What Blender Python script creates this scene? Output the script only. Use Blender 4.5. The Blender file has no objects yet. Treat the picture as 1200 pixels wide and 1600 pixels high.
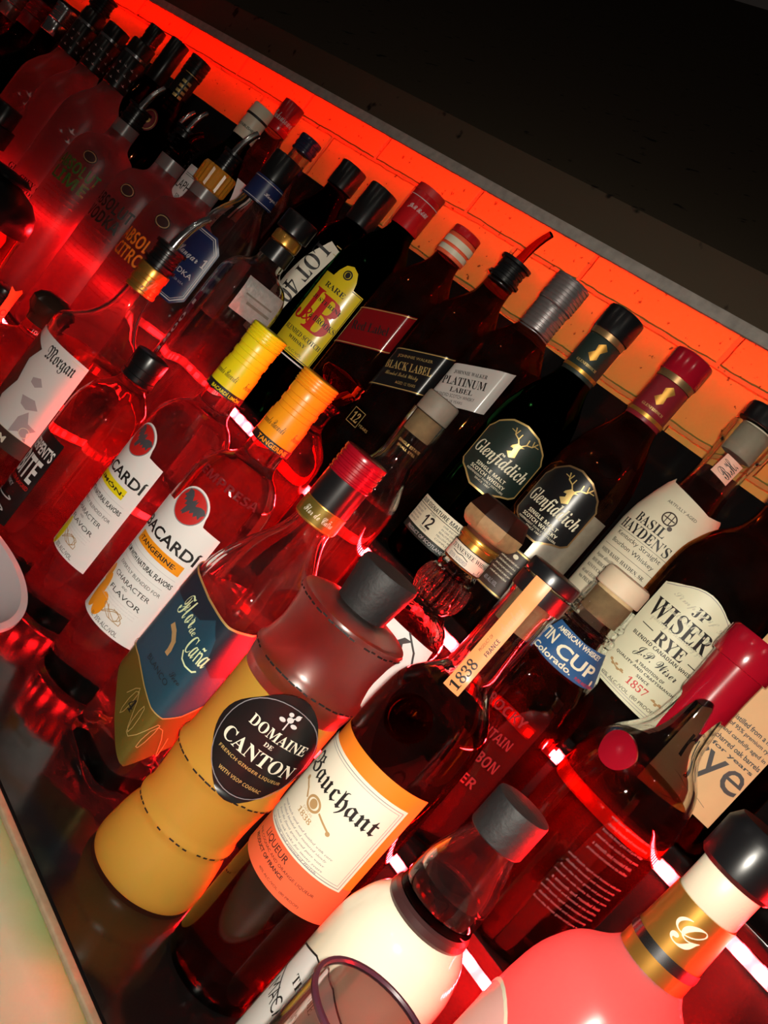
import bpy, bmesh, math, random
from math import sin, cos, pi, atan2, sqrt, radians, hypot
from mathutils import Vector, Matrix
random.seed(7)
S = bpy.context.scene
COL = S.collection
ZO = 1.324                       # height of the lens above the floor

# ------------------------------------------------------------------ camera
R_, P_, Y_ = radians(39.6), radians(7), radians(37)
fh = Vector((-sin(Y_), cos(Y_), 0)); zz = Vector((0, 0, 1))
fwd = cos(P_) * fh - sin(P_) * zz
up0 = cos(P_) * zz + sin(P_) * fh
r0 = fwd.cross(up0)
cr = cos(R_) * r0 + sin(R_) * up0
cu = -sin(R_) * r0 + cos(R_) * up0
cd = bpy.data.cameras.new('camera'); cam = bpy.data.objects.new('camera', cd); COL.objects.link(cam)
M = Matrix(((cr.x, cu.x, -fwd.x, 0), (cr.y, cu.y, -fwd.y, 0), (cr.z, cu.z, -fwd.z, ZO), (0, 0, 0, 1)))
cam.matrix_world = M
cd.sensor_fit = 'VERTICAL'; cd.sensor_height = 24; cd.lens = 24 * 1450 / 1600; cd.clip_start = 0.01
S.camera = cam

# ------------------------------------------------------------------ light, exposure
W = bpy.data.worlds.new('dark_bar'); S.world = W; W.use_nodes = True
W.node_tree.nodes['Background'].inputs[0].default_value = (1, .8, .7, 1)
W.node_tree.nodes['Background'].inputs[1].default_value = 0.010
S.view_settings.view_transform = 'Standard'; S.view_settings.look = 'None'
S.view_settings.exposure = 0; S.view_settings.gamma = 1; S.view_settings.use_curve_mapping = False
FLASH_W, LED_STEP, LED_WALL = 22, 2800, 300
fl = bpy.data.lights.new('phone_flash', 'SPOT'); fl.energy = FLASH_W; fl.color = (1, .93, .80)
fl.spot_size = radians(82); fl.spot_blend = 1; fl.shadow_soft_size = .007
flo = bpy.data.objects.new('phone_flash', fl); COL.objects.link(flo)
flo.matrix_world = M @ Matrix.Translation((.012, .004, .0)) @ Matrix.Rotation(radians(-7), 4, 'X')
for i_, (lx, ly) in enumerate(((-1.9, -.9), (-.4, -1.3), (1.1, -.7))):
    rl = bpy.data.lights.new('room_downlight', 'POINT'); rl.energy = 2.4; rl.color = (1, .86, .70); rl.shadow_soft_size = .018
    ro = bpy.data.objects.new('room_downlight', rl); COL.objects.link(ro); ro.location = (lx, ly, ZO + 1.15)
cy = S.cycles
cy.max_bounces = 28; cy.transmission_bounces = 26; cy.glossy_bounces = 8; cy.diffuse_bounces = 3; cy.transparent_max_bounces = 12
cy.caustics_reflective = False; cy.caustics_refractive = True
cy.sample_clamp_indirect = 4; cy.blur_glossy = .5; cy.use_denoising = True
cy.use_adaptive_sampling = True; cy.adaptive_threshold = .015

# ------------------------------------------------------------------ materials
def nt(name):
    m = bpy.data.materials.new(name); m.use_nodes = True
    n = m.node_tree; n.nodes.clear(); o = n.nodes.new('ShaderNodeOutputMaterial')
    return m, n, o
def pb(name, c, rough=.5, metal=0, spec=.5, coat=0, noise=0, bump=0, nscale=200):
    m, n, o = nt(name); p = n.nodes.new('ShaderNodeBsdfPrincipled')
    p.inputs['Base Color'].default_value = (*c, 1); p.inputs['Roughness'].default_value = rough
    p.inputs['Metallic'].default_value = metal; p.inputs['Specular IOR Level'].default_value = spec
    p.inputs['Coat Weight'].default_value = coat; p.inputs['Coat Roughness'].default_value = .08
    if noise or bump:
        tc = n.nodes.new('ShaderNodeTexCoord'); nz = n.nodes.new('ShaderNodeTexNoise'); nz.inputs['Scale'].default_value = nscale
        nz.inputs['Detail'].default_value = 5; n.links.new(tc.outputs['Object'], nz.inputs['Vector'])
        if noise:
            r = n.nodes.new('ShaderNodeMix'); r.data_type = 'RGBA'
            r.inputs[6].default_value = (*[x * (1 - noise) for x in c], 1); r.inputs[7].default_value = (*[min(1, x * (1 + noise)) for x in c], 1)
            n.links.new(nz.outputs['Fac'], r.inputs[0]); n.links.new(r.outputs[2], p.inputs['Base Color'])
        if bump:
            b = n.nodes.new('ShaderNodeBump'); b.inputs['Strength'].default_value = bump; b.inputs['Distance'].default_value = .001
            n.links.new(nz.outputs['Fac'], b.inputs['Height']); n.links.new(b.outputs[0], p.inputs['Normal'])
    n.links.new(p.outputs[0], o.inputs[0]); return m
def gl(name, c=(1, 1, 1), rough=.018, ior=1.5, bump=0, bscale=60, haze=0):
    m, n, o = nt(name); g = n.nodes.new('ShaderNodeBsdfGlass'); g.inputs['Color'].default_value = (*c, 1)
    g.inputs['Roughness'].default_value = rough; g.inputs['IOR'].default_value = ior
    if bump:
        tc = n.nodes.new('ShaderNodeTexCoord'); nz = n.nodes.new('ShaderNodeTexNoise'); nz.inputs['Scale'].default_value = bscale
        n.links.new(tc.outputs['Object'], nz.inputs['Vector'])
        b = n.nodes.new('ShaderNodeBump'); b.inputs['Strength'].default_value = bump; b.inputs['Distance'].default_value = .002
        n.links.new(nz.outputs['Fac'], b.inputs['Height']); n.links.new(b.outputs[0], g.inputs['Normal'])
    if haze:                         # dust film added so the glass scatters the red glow and flash
        t = n.nodes.new('ShaderNodeBsdfTranslucent'); t.inputs[0].default_value = (.9, .88, .86, 1); d = n.nodes.new('ShaderNodeBsdfDiffuse'); d.inputs[0].default_value = (.6, .58, .56, 1)
        td = n.nodes.new('ShaderNodeMixShader'); td.inputs[0].default_value = .25; n.links.new(t.outputs[0], td.inputs[1]); n.links.new(d.outputs[0], td.inputs[2])
        tc2 = n.nodes.new('ShaderNodeTexCoord'); z = n.nodes.new('ShaderNodeTexNoise'); z.inputs['Scale'].default_value = 38; z.inputs['Detail'].default_value = 6; n.links.new(tc2.outputs['Object'], z.inputs['Vector'])
        mr = n.nodes.new('ShaderNodeMapRange'); mr.inputs[1].default_value = .35; mr.inputs[2].default_value = .75; mr.inputs[3].default_value = haze * .3; mr.inputs[4].default_value = haze * 2; n.links.new(z.outputs['Fac'], mr.inputs[0])
        a = n.nodes.new('ShaderNodeMixShader'); n.links.new(mr.outputs[0], a.inputs[0]); n.links.new(g.outputs[0], a.inputs[1]); n.links.new(td.outputs[0], a.inputs[2]); n.links.new(a.outputs[0], o.inputs[0])
    else: n.links.new(g.outputs[0], o.inputs[0])
    return m
def fr(name, c, tl=.55, gloss=.06, rough=.3):
    """frosted glass: scatters light through and back"""
    m, n, o = nt(name)
    t = n.nodes.new('ShaderNodeBsdfTranslucent'); t.inputs[0].default_value = (*c, 1)
    d = n.nodes.new('ShaderNodeBsdfDiffuse'); d.inputs[0].default_value = (*c, 1)
    g = n.nodes.new('ShaderNodeBsdfGlossy'); g.inputs['Roughness'].default_value = rough
    a = n.nodes.new('ShaderNodeMixShader'); a.inputs[0].default_value = tl
    b = n.nodes.new('ShaderNodeMixShader'); b.inputs[0].default_value = gloss
    n.links.new(d.outputs[0], a.inputs[1]); n.links.new(t.outputs[0], a.inputs[2])
    n.links.new(a.outputs[0], b.inputs[1]); n.links.new(g.outputs[0], b.inputs[2]); n.links.new(b.outputs[0], o.inputs[0]); return m
def frg(name, c, rough, tl):
    m, n, o = nt(name)
    g = n.nodes.new('ShaderNodeBsdfGlass'); g.inputs['Color'].default_value = (*c, 1); g.inputs['Roughness'].default_value = rough; g.inputs['IOR'].default_value = 1.45
    t = n.nodes.new('ShaderNodeBsdfTranslucent'); t.inputs[0].default_value = (*c, 1)
    a = n.nodes.new('ShaderNodeMixShader'); a.inputs[0].default_value = tl
    n.links.new(g.outputs[0], a.inputs[1]); n.links.new(t.outputs[0], a.inputs[2]); n.links.new(a.outputs[0], o.inputs[0]); return m
def em(name, c, s):
    m, n, o = nt(name); e = n.nodes.new('ShaderNodeEmission'); e.inputs[0].default_value = (*c, 1); e.inputs[1].default_value = s
    n.links.new(e.outputs[0], o.inputs[0]); return m

G = dict(
    clear=gl('clear_glass', (.97, .98, .97), haze=.013), clean=gl('clean_glass', (.97, .98, .97), haze=.004), rough=gl('frosted_clear_glass', (.95, .9, .88), .28), ripple=gl('rippled_glass', (.97, .97, .96), .018, 1.5, .5, 90),
    amber=gl('amber_spirit', (.62, .20, .035), .018, 1.40), dark=gl('dark_whisky', (.58, .17, .04), .018, 1.40, haze=.012), darker=gl('very_dark_glass', (.22, .06, .03), .018, 1.45),
    smoke=gl('smoky_dark_glass', (.25, .22, .22), .018, 1.45),
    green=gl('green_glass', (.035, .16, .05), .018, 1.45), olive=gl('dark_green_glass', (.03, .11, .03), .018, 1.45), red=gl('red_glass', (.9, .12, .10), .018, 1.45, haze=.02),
    redglow=gl('red_glow_spirit', (.98, .60, .55), .018, 1.38, haze=.018), spirit=gl('clear_spirit', (.97, .97, .97), .018, 1.36, haze=.014), rye=gl('rye_spirit', (.8, .42, .12), .018, 1.38),  # pale red stands in for strip glow inside clear bottles
    frost=frg('frosted_glass', (.86, .74, .76), .36, .28), frostgrey=fr('frosted_grey_glass', (.42, .36, .36), .6), ginger=fr('ginger_liqueur', (.74, .54, .085), .55, .04),
    redlit_frost=fr('red_glow_frosted_glass', (.95, .42, .42), .8, .05, .25))
K = dict(
    black=pb('black_plastic', (.006, .006, .007), .28), blackmat=pb('black_matte_cork_top', (.012, .011, .012), .6, bump=.4, nscale=300), soot=pb('black_print', (.008, .007, .007), .55),
    white=pb('white_paper', (.84, .82, .80), .5), cream=pb('cream_paper', (.80, .74, .55), .55, noise=.06, nscale=40), ivory=pb('ivory_paper', (.82, .76, .62), .55, noise=.05, nscale=30), aged=pb('aged_paper', (.72, .65, .48), .6, noise=.10, nscale=60),
    yellow=pb('yellow_foil', (.90, .74, .01), .32), lemon=pb('yellow_label_paper', (.80, .62, .02), .25, coat=.4), orange=pb('orange_foil', (.95, .33, .01), .32), orangep=pb('orange_label', (.92, .22, .015), .45), coral=pb('coral_red', (.92, .13, .05), .45),
    red=pb('red_foil', (.55, .008, .012), .25), redp=pb('red_print', (.55, .015, .012), .5), wax=pb('red_wax', (.33, .004, .016), .18, coat=.6), wine=pb('wine_red_foil', (.20, .012, .02), .32, bump=.1),
    navy=pb('navy_label', (.012, .022, .09), .35), blue=pb('blue_label', (.02, .09, .24), .5), teal=pb('teal_label', (.012, .06, .10), .4), tealdark=pb('dark_teal_label', (.006, .02, .035), .4),
    gold=pb('gold_foil', (.78, .40, .08), .3, .85), goldp=pb('gold_print', (.65, .46, .16), .4, .5), olivegold=pb('dull_gold_label', (.22, .16, .03), .35, .6), silver=pb('silver_foil', (.75, .74, .76), .2, 1), chrome=pb('chrome', (.85, .85, .86), .16, 1), steel=pb('ribbed_grey_foil', (.42, .38, .38), .3, .8),
    lblack=pb('black_label', (.008, .008, .009), .3), lgreen=pb('dark_green_label', (.010, .022, .017), .5), brown=pb('brown_label', (.045, .025, .018), .5), bronze=pb('bronze_label_edge', (.42, .26, .12), .35, .8), kraft=pb('kraft_paper', (.70, .43, .20), .65, noise=.08, nscale=80),
    cork=pb('cork', (.52, .37, .19), .8, noise=.35, bump=.4, nscale=160), palewood=pb('pale_wood', (.66, .54, .38), .6, noise=.12, nscale=60), greywood=pb('grey_wood', (.22, .19, .15), .6, noise=.3, nscale=80), darkwood=pb('dark_wood', (.10, .035, .018), .4, noise=.4, nscale=120), endgrain=pb('wood_end_band', (.36, .22, .10), .7, noise=.4, nscale=180),
    grey=pb('grey_band', (.36, .32, .26), .35, .5, noise=.25, nscale=120), lime=pb('pale_green_print', (.75, .85, .50), .5), forest=pb('green_print', (.03, .16, .02), .5), pale=pb('pale_grey_print', (.62, .6, .6), .5), greym=pb('grey_print', (.25, .23, .25), .5), mapgrey=pb('map_grey_print', (.50, .42, .44), .6), tan=pb('tan_print', (.45, .28, .12), .5),
    cap=pb('ivory_plastic', (.74, .68, .52), .4), glarecream=pb('flash_glare_cream', (.93, .84, .66), .12, coat=.5), umber=pb('dark_brown_ring', (.05, .02, .02), .3), rim=pb('plum_rim', (.07, .02, .035), .3),
    redclear=gl('red_plastic', (.95, .16, .12), .018, 1.45), redstrip=pb('dark_red_label', (.20, .006, .008), .22), tray=fr('white_frosted_plastic', (.80, .77, .80), .3, .06, .35), navycap=pb('blue_black_cap', (.02, .02, .05), .22))

# ------------------------------------------------------------------ mesh helpers
def mk(name, bm, mat, parent=None, smooth=32):
    bmesh.ops.remove_doubles(bm, verts=bm.verts, dist=1e-6)
    me = bpy.data.meshes.new(name); bm.normal_update(); bm.to_mesh(me); bm.free()
    me.materials.append(mat)
    if smooth:
        me.polygons.foreach_set('use_smooth', [True] * len(me.polygons)); me.set_sharp_from_angle(angle=radians(smooth))
    o = bpy.data.objects.new(name, me); COL.objects.link(o)
    if parent: o.parent = parent
    return o
def tag(o, label, cat, group=None, kind=None):
    o['label'] = label; o['category'] = cat
    if group: o['group'] = group
    if kind: o['kind'] = kind
    return o
def thing(name, label, cat, loc, rz=0, group=None):
    o = bpy.data.objects.new(name, None); o.empty_display_size = .02; COL.objects.link(o)
    o.location = loc; o.rotation_euler = (0, 0, rz); return tag(o, label, cat, group)
def box(bm, x0, y0, z0, x1, y1, z1, bev=0):
    r = bmesh.ops.create_cube(bm, size=1, matrix=Matrix.Translation(((x0 + x1) / 2, (y0 + y1) / 2, (z0 + z1) / 2)) @ Matrix.Diagonal((x1 - x0, y1 - y0, z1 - z0, 1)))
    if bev:
        es = list({e for v in r['verts'] for e in v.link_edges}); bmesh.ops.bevel(bm, geom=es, offset=bev, segments=3, affect='EDGES', profile=.5)
def sround(th): return 1.0
def ssq(p):
    return lambda th: (abs(cos(th)) ** p + abs(sin(th)) ** p) ** (-1 / p)
def spoly(n, p=0):
    def f(th):
        s = 2 * pi / n; a = (th + s / 2) % s - s / 2
        q = cos(pi / n) / cos(a) / cos(pi / n) * 1.0
        return min(q, 1 / cos(pi / n) * (1 - p))
    return f
def stri(th):                    # softly three-sided
    return 1.0 + .055 * cos(3 * th)
def chaikin(pts, it):
    for _ in range(it):
        o = [pts[0]]
        for a, b in zip(pts, pts[1:]):
            o.append(tuple(.8 * p + .2 * q for p, q in zip(a, b))); o.append(tuple(.2 * p + .8 * q for p, q in zip(a, b)))
        o.append(pts[-1]); pts = o
    return pts
def norm3(pr): return [(p[0], p[1], p[2] if len(p) > 2 else 0.) for p in pr]
def ring(bm, r, z, k, sh, n, sy=1):
    vs = []
    for i in range(n):
        th = 2 * pi * i / n; f = 1 + (sh(th) - 1) * k
        vs.append(bm.verts.new((r * f * sin(th), -r * f * cos(th) * sy, z)))
    return vs
def lathe(bm, pr, sh=sround, n=56, cap0=True, cap1=True, sy=1):
    """pr: (radius, height, how much of the cross-section shape)"""
    last = None; first = None
    for (r, z, k) in norm3(pr):
        if r < 1e-5: v = [bm.verts.new((0, 0, z))]
        else: v = ring(bm, r, z, k, sh, n, sy)
        if last is not None:
            if len(last) == 1 and len(v) > 1:
                for i in range(n): bm.faces.new((last[0], v[(i + 1) % n], v[i]))
            elif len(v) == 1 and len(last) > 1:
                for i in range(n): bm.faces.new((last[i], last[(i + 1) % n], v[0]))
            elif len(v) > 1:
                for i in range(n): bm.faces.new((last[i], last[(i + 1) % n], v[(i + 1) % n], v[i]))
        else: first = v
        last = v
    if cap0 and len(first) > 1: bm.faces.new(first[::-1])
    if cap1 and len(last) > 1: bm.faces.new(last)
    return bm
def lat(name, pr, mat, parent, sh=sround, n=48, loc=(0, 0, 0), tilt=None, smooth=32, sy=1):
    bm = bmesh.new(); cl = pr[0] == pr[-1]; lathe(bm, pr, sh, n, not cl, not cl, sy=sy)
    o = mk(name, bm, mat, parent, smooth); o.location = loc
    if tilt: o.rotation_euler = tilt
    return o
def tube(bm, pts, r, n=12, rs=None):
    pts = [Vector(p) for p in pts]; last = None
    for i, p in enumerate(pts):
        d = (pts[min(i + 1, len(pts) - 1)] - pts[max(i - 1, 0)]).normalized()
        a = d.orthogonal().normalized() if abs(d.x) > .9 else Vector((1, 0, 0)); a = (a - a.dot(d) * d).normalized(); b = d.cross(a)
        rr = rs[i] if rs else r
        v = [bm.verts.new(p + rr * (cos(2 * pi * k / n) * a + sin(2 * pi * k / n) * b)) for k in range(n)]
        if last:
            for k in range(n): bm.faces.new((last[k], last[(k + 1) % n], v[(k + 1) % n], v[k]))
        else: bm.faces.new(v[::-1])
        last = v
    bm.faces.new(last)

# ------------------------------------------------------------------ labels and lettering
def sty(s, st):
    T = {'serif': (0x1D400, 0x1D41A, 0x1D7CE), 'frak': (0x1D56C, 0x1D586, 0x1D7CE), 'script': (0x1D4D0, 0x1D4EA, 0x1D7CE), 'sans': (0x1D5D4, 0x1D5EE, 0x1D7EC), 'ital': (0x1D468, 0x1D482, 0x1D7CE)}
    if st not in T: return s
    U, L_, D = T[st]; r = ''
    for ch in s:
        if 'A' <= ch <= 'Z': r += chr(U + ord(ch) - 65)
        elif 'a' <= ch <= 'z': r += chr(L_ + ord(ch) - 97)
        elif '0' <= ch <= '9': r += chr(D + ord(ch) - 48)
        else: r += ch
    return r
_tc = {}
def text_mesh(s, st):
    if (s, st) in _tc: return _tc[(s, st)]
    c = bpy.data.curves.new('tmp', 'FONT'); c.body = sty(s, st); c.size = 1; c.resolution_u = 3
    if st == 'bold': c.offset = .022
    if st == 'thin': c.offset = -.004
    o = bpy.data.objects.new('tmp', c); me = bpy.data.meshes.new_from_object(o)
    vs = [v.co.copy() for v in me.vertices]; fs = [tuple(p.vertices) for p in me.polygons]
    bpy.data.objects.remove(o); bpy.data.curves.remove(c); bpy.data.meshes.remove(me)
    _tc[(s, st)] = (vs, fs); return vs, fs
def ell(u, v, w, h, n=36, a0=0): return [(u + w / 2 * cos(a0 + 2 * pi * i / n), v + h / 2 * sin(a0 + 2 * pi * i / n)) for i in range(n)]
def rect(u, v, w, h): return [(u - w / 2, v - h / 2), (u + w / 2, v - h / 2), (u + w / 2, v + h / 2), (u - w / 2, v + h / 2)]
def add_poly(bm, pts):
    vs = [bm.verts.new((p[0], p[1], 0)) for p in pts]
    f = bm.faces.new(vs); f.normal_update()
    if f.normal.z < 0: f.normal_flip()
    bmesh.ops.triangulate(bm, faces=[f])
def add_line(bm, pts, t):
    for a, b in zip(pts, pts[1:]):
        d = Vector((b[0] - a[0], b[1] - a[1])); 
        if d.length < 1e-7: continue
        d.normalize(); n = Vector((-d.y, d.x)) * t / 2; e = d * t * .3
        A = Vector(a) - e; B = Vector(b) + e
        add_poly(bm, [A - n, B - n, B + n, A + n])
def draw(bm, it):
    k = it[0]
    if k == 't':                                     # ('t', text, style, u, v, w, h, rot)
        _, s, st, u, v, w, h = it[:7]; rot = it[7] if len(it) > 7 else 0
        vs, fs = text_mesh(s, st)
        if not vs: return
        x0 = min(p.x for p in vs); x1 = max(p.x for p in vs); y0 = min(p.y for p in vs); y1 = max(p.y for p in vs)
        sx = w / (x1 - x0); sy = h / (y1 - y0)
        q = []
        for p in vs:
            a = (p.x - (x0 + x1) / 2) * sx; b = (p.y - (y0 + y1) / 2) * sy
            q.append(bm.verts.new((u + a * cos(rot) - b * sin(rot), v + a * sin(rot) + b * cos(rot), 0)))
        for f in fs:
            try: bm.faces.new([q[i] for i in f])
            except ValueError: pass
    elif k == 'rect': add_poly(bm, rect(*it[1:5]))
    elif k == 'ell': add_poly(bm, ell(*it[1:5]))
    elif k == 'poly': add_poly(bm, it[1])
    elif k == 'line': add_line(bm, it[1], it[2])
    elif k == 'frame':
        _, u, v, w, h, t = it
        for r in (rect(u, v + h / 2, w, t), rect(u, v - h / 2, w, t), rect(u - w / 2, v, t, h + t), rect(u + w / 2, v, t, h + t)): add_poly(bm, r)
    elif k == 'ring':
        _, u, v, w, h, t = it; a = ell(u, v, w, h); b = ell(u, v, w - 2 * t, h - 2 * t)
        for i in range(len(a)):
            j = (i + 1) % len(a); add_poly(bm, [a[i], a[j], b[j], b[i]])
class Surf:
    """the outside of a bottle: (u along the girth, v height) -> point"""
    def __init__(s, prof, sh=sround, turn=0, sy=1):
        s.p = sorted([(z, r, k) for r, z, k in norm3(prof)], key=lambda t: t[0]); s.sh = sh; s.turn = turn; s.sy = sy; s.tab = {}
    def rk(s, v):
        p = s.p
        if v <= p[0][0]: return p[0][1], p[0][2]
        for a, b in zip(p, p[1:]):
            if a[0] <= v <= b[0]:
                t = (v - a[0]) / max(1e-9, b[0] - a[0]); return a[1] + t * (b[1] - a[1]), a[2] + t * (b[2] - a[2])
        return p[-1][1], p[-1][2]
    def table(s, k):
        k = round(k, 1)
        if k in s.tab: return s.tab[k]
        N = 720; L = [0.]; last = None
        for i in range(-N // 2, N // 2 + 1):
            th = 2 * pi * i / N; f = 1 + (s.sh(th) - 1) * k; q = (f * sin(th), -f * cos(th) * s.sy)
            if last: L.append(L[-1] + hypot(q[0] - last[0], q[1] - last[1]))
            last = q
        c = L[N // 2]; s.tab[k] = [x - c for x in L]; return s.tab[k]
    def __call__(s, u, v, off):
        R, k = s.rk(v); T = s.table(k); N = len(T) - 1
        x = u / max(R, 1e-4); tt = s.turn / (2 * pi) * N + N // 2
        i = int(tt); x += T[i] + (T[min(i + 1, N)] - T[i]) * (tt - i)
        lo, hi = 0, N
        x = max(T[0], min(T[-1], x))
        while hi - lo > 1:
            m = (lo + hi) // 2
            if T[m] <= x: lo = m
            else: hi = m
        t = (x - T[lo]) / max(1e-9, T[hi] - T[lo]); th = 2 * pi * (lo + t - N // 2) / N
        f = 1 + (s.sh(th) - 1) * k; rr = R * f + off
        return Vector((rr * sin(th), -rr * cos(th) * s.sy, v))
def wrap(bm, surf, off, su=.0022, sv=.004, thick=0):
    if not bm.verts: return
    us = [v.co.x for v in bm.verts]; vs = [v.co.y for v in bm.verts]
    for lo, hi, st, ax in ((min(us), max(us), su, 0), (min(vs), max(vs), sv, 1)):
        if not st: continue
        n = int((hi - lo) / st)
        for i in range(1, n + 1):
            c = lo + (hi - lo) * i / (n + 1); co = (c, 0, 0) if ax == 0 else (0, c, 0); no = (1, 0, 0) if ax == 0 else (0, 1, 0)
            bmesh.ops.bisect_plane(bm, geom=bm.verts[:] + bm.edges[:] + bm.faces[:], dist=1e-7, plane_co=co, plane_no=no)
    for v in bm.verts: v.co = surf(v.co.x, v.co.y, off)
def label(root, surf, mat, outline, items=(), lvl=0, name='label', off=.0005, sub='lettering', thick=0):
    """a wrapped paper label and its print; items: (material, [draw items])"""
    bm = bmesh.new()
    for o_ in (outline if isinstance(outline[0], list) else [outline]): add_poly(bm, o_)
    wrap(bm, surf, off + lvl * .0004 + thick)
    if thick:
        ret = bmesh.ops.extrude_face_region(bm, geom=bm.faces[:])
        for v in ret['geom']:
            if isinstance(v, bmesh.types.BMVert):
                d = Vector((v.co.x, v.co.y, 0)); v.co -= d.normalized() * (thick + .0004)
        bmesh.ops.recalc_face_normals(bm, faces=bm.faces[:])
    lab = mk(name, bm, mat, root, 40)
    prints(lab, surf, items, off + lvl * .0004 + .0005 + thick, sub)
    return lab
def prints(parent, surf, items, off, sub='lettering'):
    for i, (m, its) in enumerate(items):
        bm = bmesh.new()
        for it in its: draw(bm, it)
        if not bm.faces: bm.free(); continue
        wrap(bm, surf, off + i * .00012, .0025, .006)
        nm = sub if any(t[0] == 't' for t in its) else 'emblem'
        mk(nm, bm, m, parent, 40)
EMB = pb('glass_lettering_glint', (.16, .015, .018), .12, spec=.9)  # flat dark red print standing for the glints of embossed glass
def lines(n, u, v0, dv, w, h, st='thin', txt=None, rag=.12):
    """small print: n lines of words"""
    pool = ('small batch aged and bottled with care', 'distilled blended and matured slowly', 'from the finest grain and pure water', 'rested in oak casks for many years', 'a smooth and rounded finish', 'produced and bottled at the distillery')
    return [('t', (txt or pool)[i % len(txt or pool)], st, u, v0 - i * dv, w * (1 - rag * ((i * 37) % 10) / 10), h) for i in range(n)]

# ------------------------------------------------------------------ bottles
Z0, Z1, Z2 = ZO - .374, ZO - .25, ZO - .13
GR = {0: 'bottles on the front shelf', 1: 'bottles on the middle step', 2: 'bottles on the top step'}
def bot(lab, x, y, lvl, turn=0, name='liquor_bottle'):
    """turn: degrees the front is turned to the viewer's right"""
    return thing(name, lab, 'bottle', (x, y, (Z0, Z1, Z2)[lvl]), atan2(-x, y) + radians(turn), GR[lvl])
def glass(root, pr, mat, sh=sround, n=64, hollow=0, liquid=None, sm=2, sy=1, base=.006, name='bottle_glass', lname='liquid'):
    """closed glass body; hollow = wall thickness; liquid = (height, material)"""
    p = chaikin(norm3(pr), sm) if sm else norm3(pr)
    bm = bmesh.new(); full = [(0, p[0][1], 0)] + p
    inner = []
    if hollow:
        inner = [(max(.004, r - hollow), max(z, p[0][1] + base), k) for r, z, k in p if r > hollow * 1.6]
        zs = []; seen = set()
        for q in inner:
            if round(q[1], 5) in seen and q[1] <= p[0][1] + base + 1e-6: continue
            seen.add(round(q[1], 5)); zs.append(q)
        inner = zs
        # start the cavity floor at the widest radius available near the base
        full = full + inner[::-1] + [(0, inner[0][1], 0)]
        lathe(bm, full, sh, n, sy=sy)
    else: lathe(bm, full, sh, n, sy=sy)
    g = mk(name, bm, mat, root, 30)
    if liquid and inner:
        h, lm = liquid; q = [(r + .0003, z, k) for r, z, k in inner if z < h]
        a = [t for t in inner if t[1] >= h]
        rk = (a[0][0] + .0003, a[0][2]) if a else (q[-1][0], q[-1][2])
        q.append((rk[0], h, rk[1])); bm = bmesh.new(); lathe(bm, [(0, q[0][1] - .0003, 0)] + q, sh, n, sy=sy)
        mk(lname, bm, lm, root, 30)
    return Surf(p, sh, 0, sy)
def at(sf, turn=0):
    s = Surf([(1, 0)], sf.sh, radians(turn), sf.sy); s.p = sf.p; s.tab = sf.tab; return s
def ribcap(root, r, z0, z1, mat, ribs=0, name='screw_cap', edge=.0015, n=48, band=None):
    pr = [(r * .97, z0), (r, z0 + .0008)]
    if ribs:
        for i in range(ribs):
            a = z0 + (z1 - z0) * (i + .3) / (ribs + .6); b = z0 + (z1 - z0) * (i + .8) / (ribs + .6)
            pr += [(r, a), (r * .955, a + .0006), (r * .955, b - .0006), (r, b)]
    pr += [(r, z1 - edge), (r - edge * .3, z1 - edge * .3), (r - edge, z1)]
    return lat(name, pr, mat, root, n=n)
def pourer(root, z, r, a=0, ln=.05, lean=.5, m=None, rib=4, sm=None):
    p = ribcap(root, r, z - .006, z + .020, m or K['black'], rib, 'pourer_stopper')
    lat('stopper_flange', [(r * 1.18, z + .0), (r * 1.18, z + .003)], m or K['black'], p); lat('stopper_flange', [(r * 1.15, z + .020), (r * 1.15, z + .0235)], m or K['black'], p)
    bm = bmesh.new(); pts = []
    for i in range(7):
        t = i / 6; q = lean * t * t * ln * .9; pts.append((q * cos(a), q * sin(a), z + .018 + ln * (t - .18 * t * t)))
    tube(bm, pts, .004, 14, [.0052 - .0016 * i / 6 for i in range(7)])
    mk('pour_spout', bm, sm or K['chrome'], root); return p
def neckband(root, sf, z0, z1, mat, items=(), name='neck_label', off=.0006, turn=0, lvl=0):
    r, k = sf.rk((z0 + z1) / 2); s = at(sf, turn)
    return label(root, s, mat, rect(0, (z0 + z1) / 2, 2 * pi * r * .985, z1 - z0), items, lvl, name, off)

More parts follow.
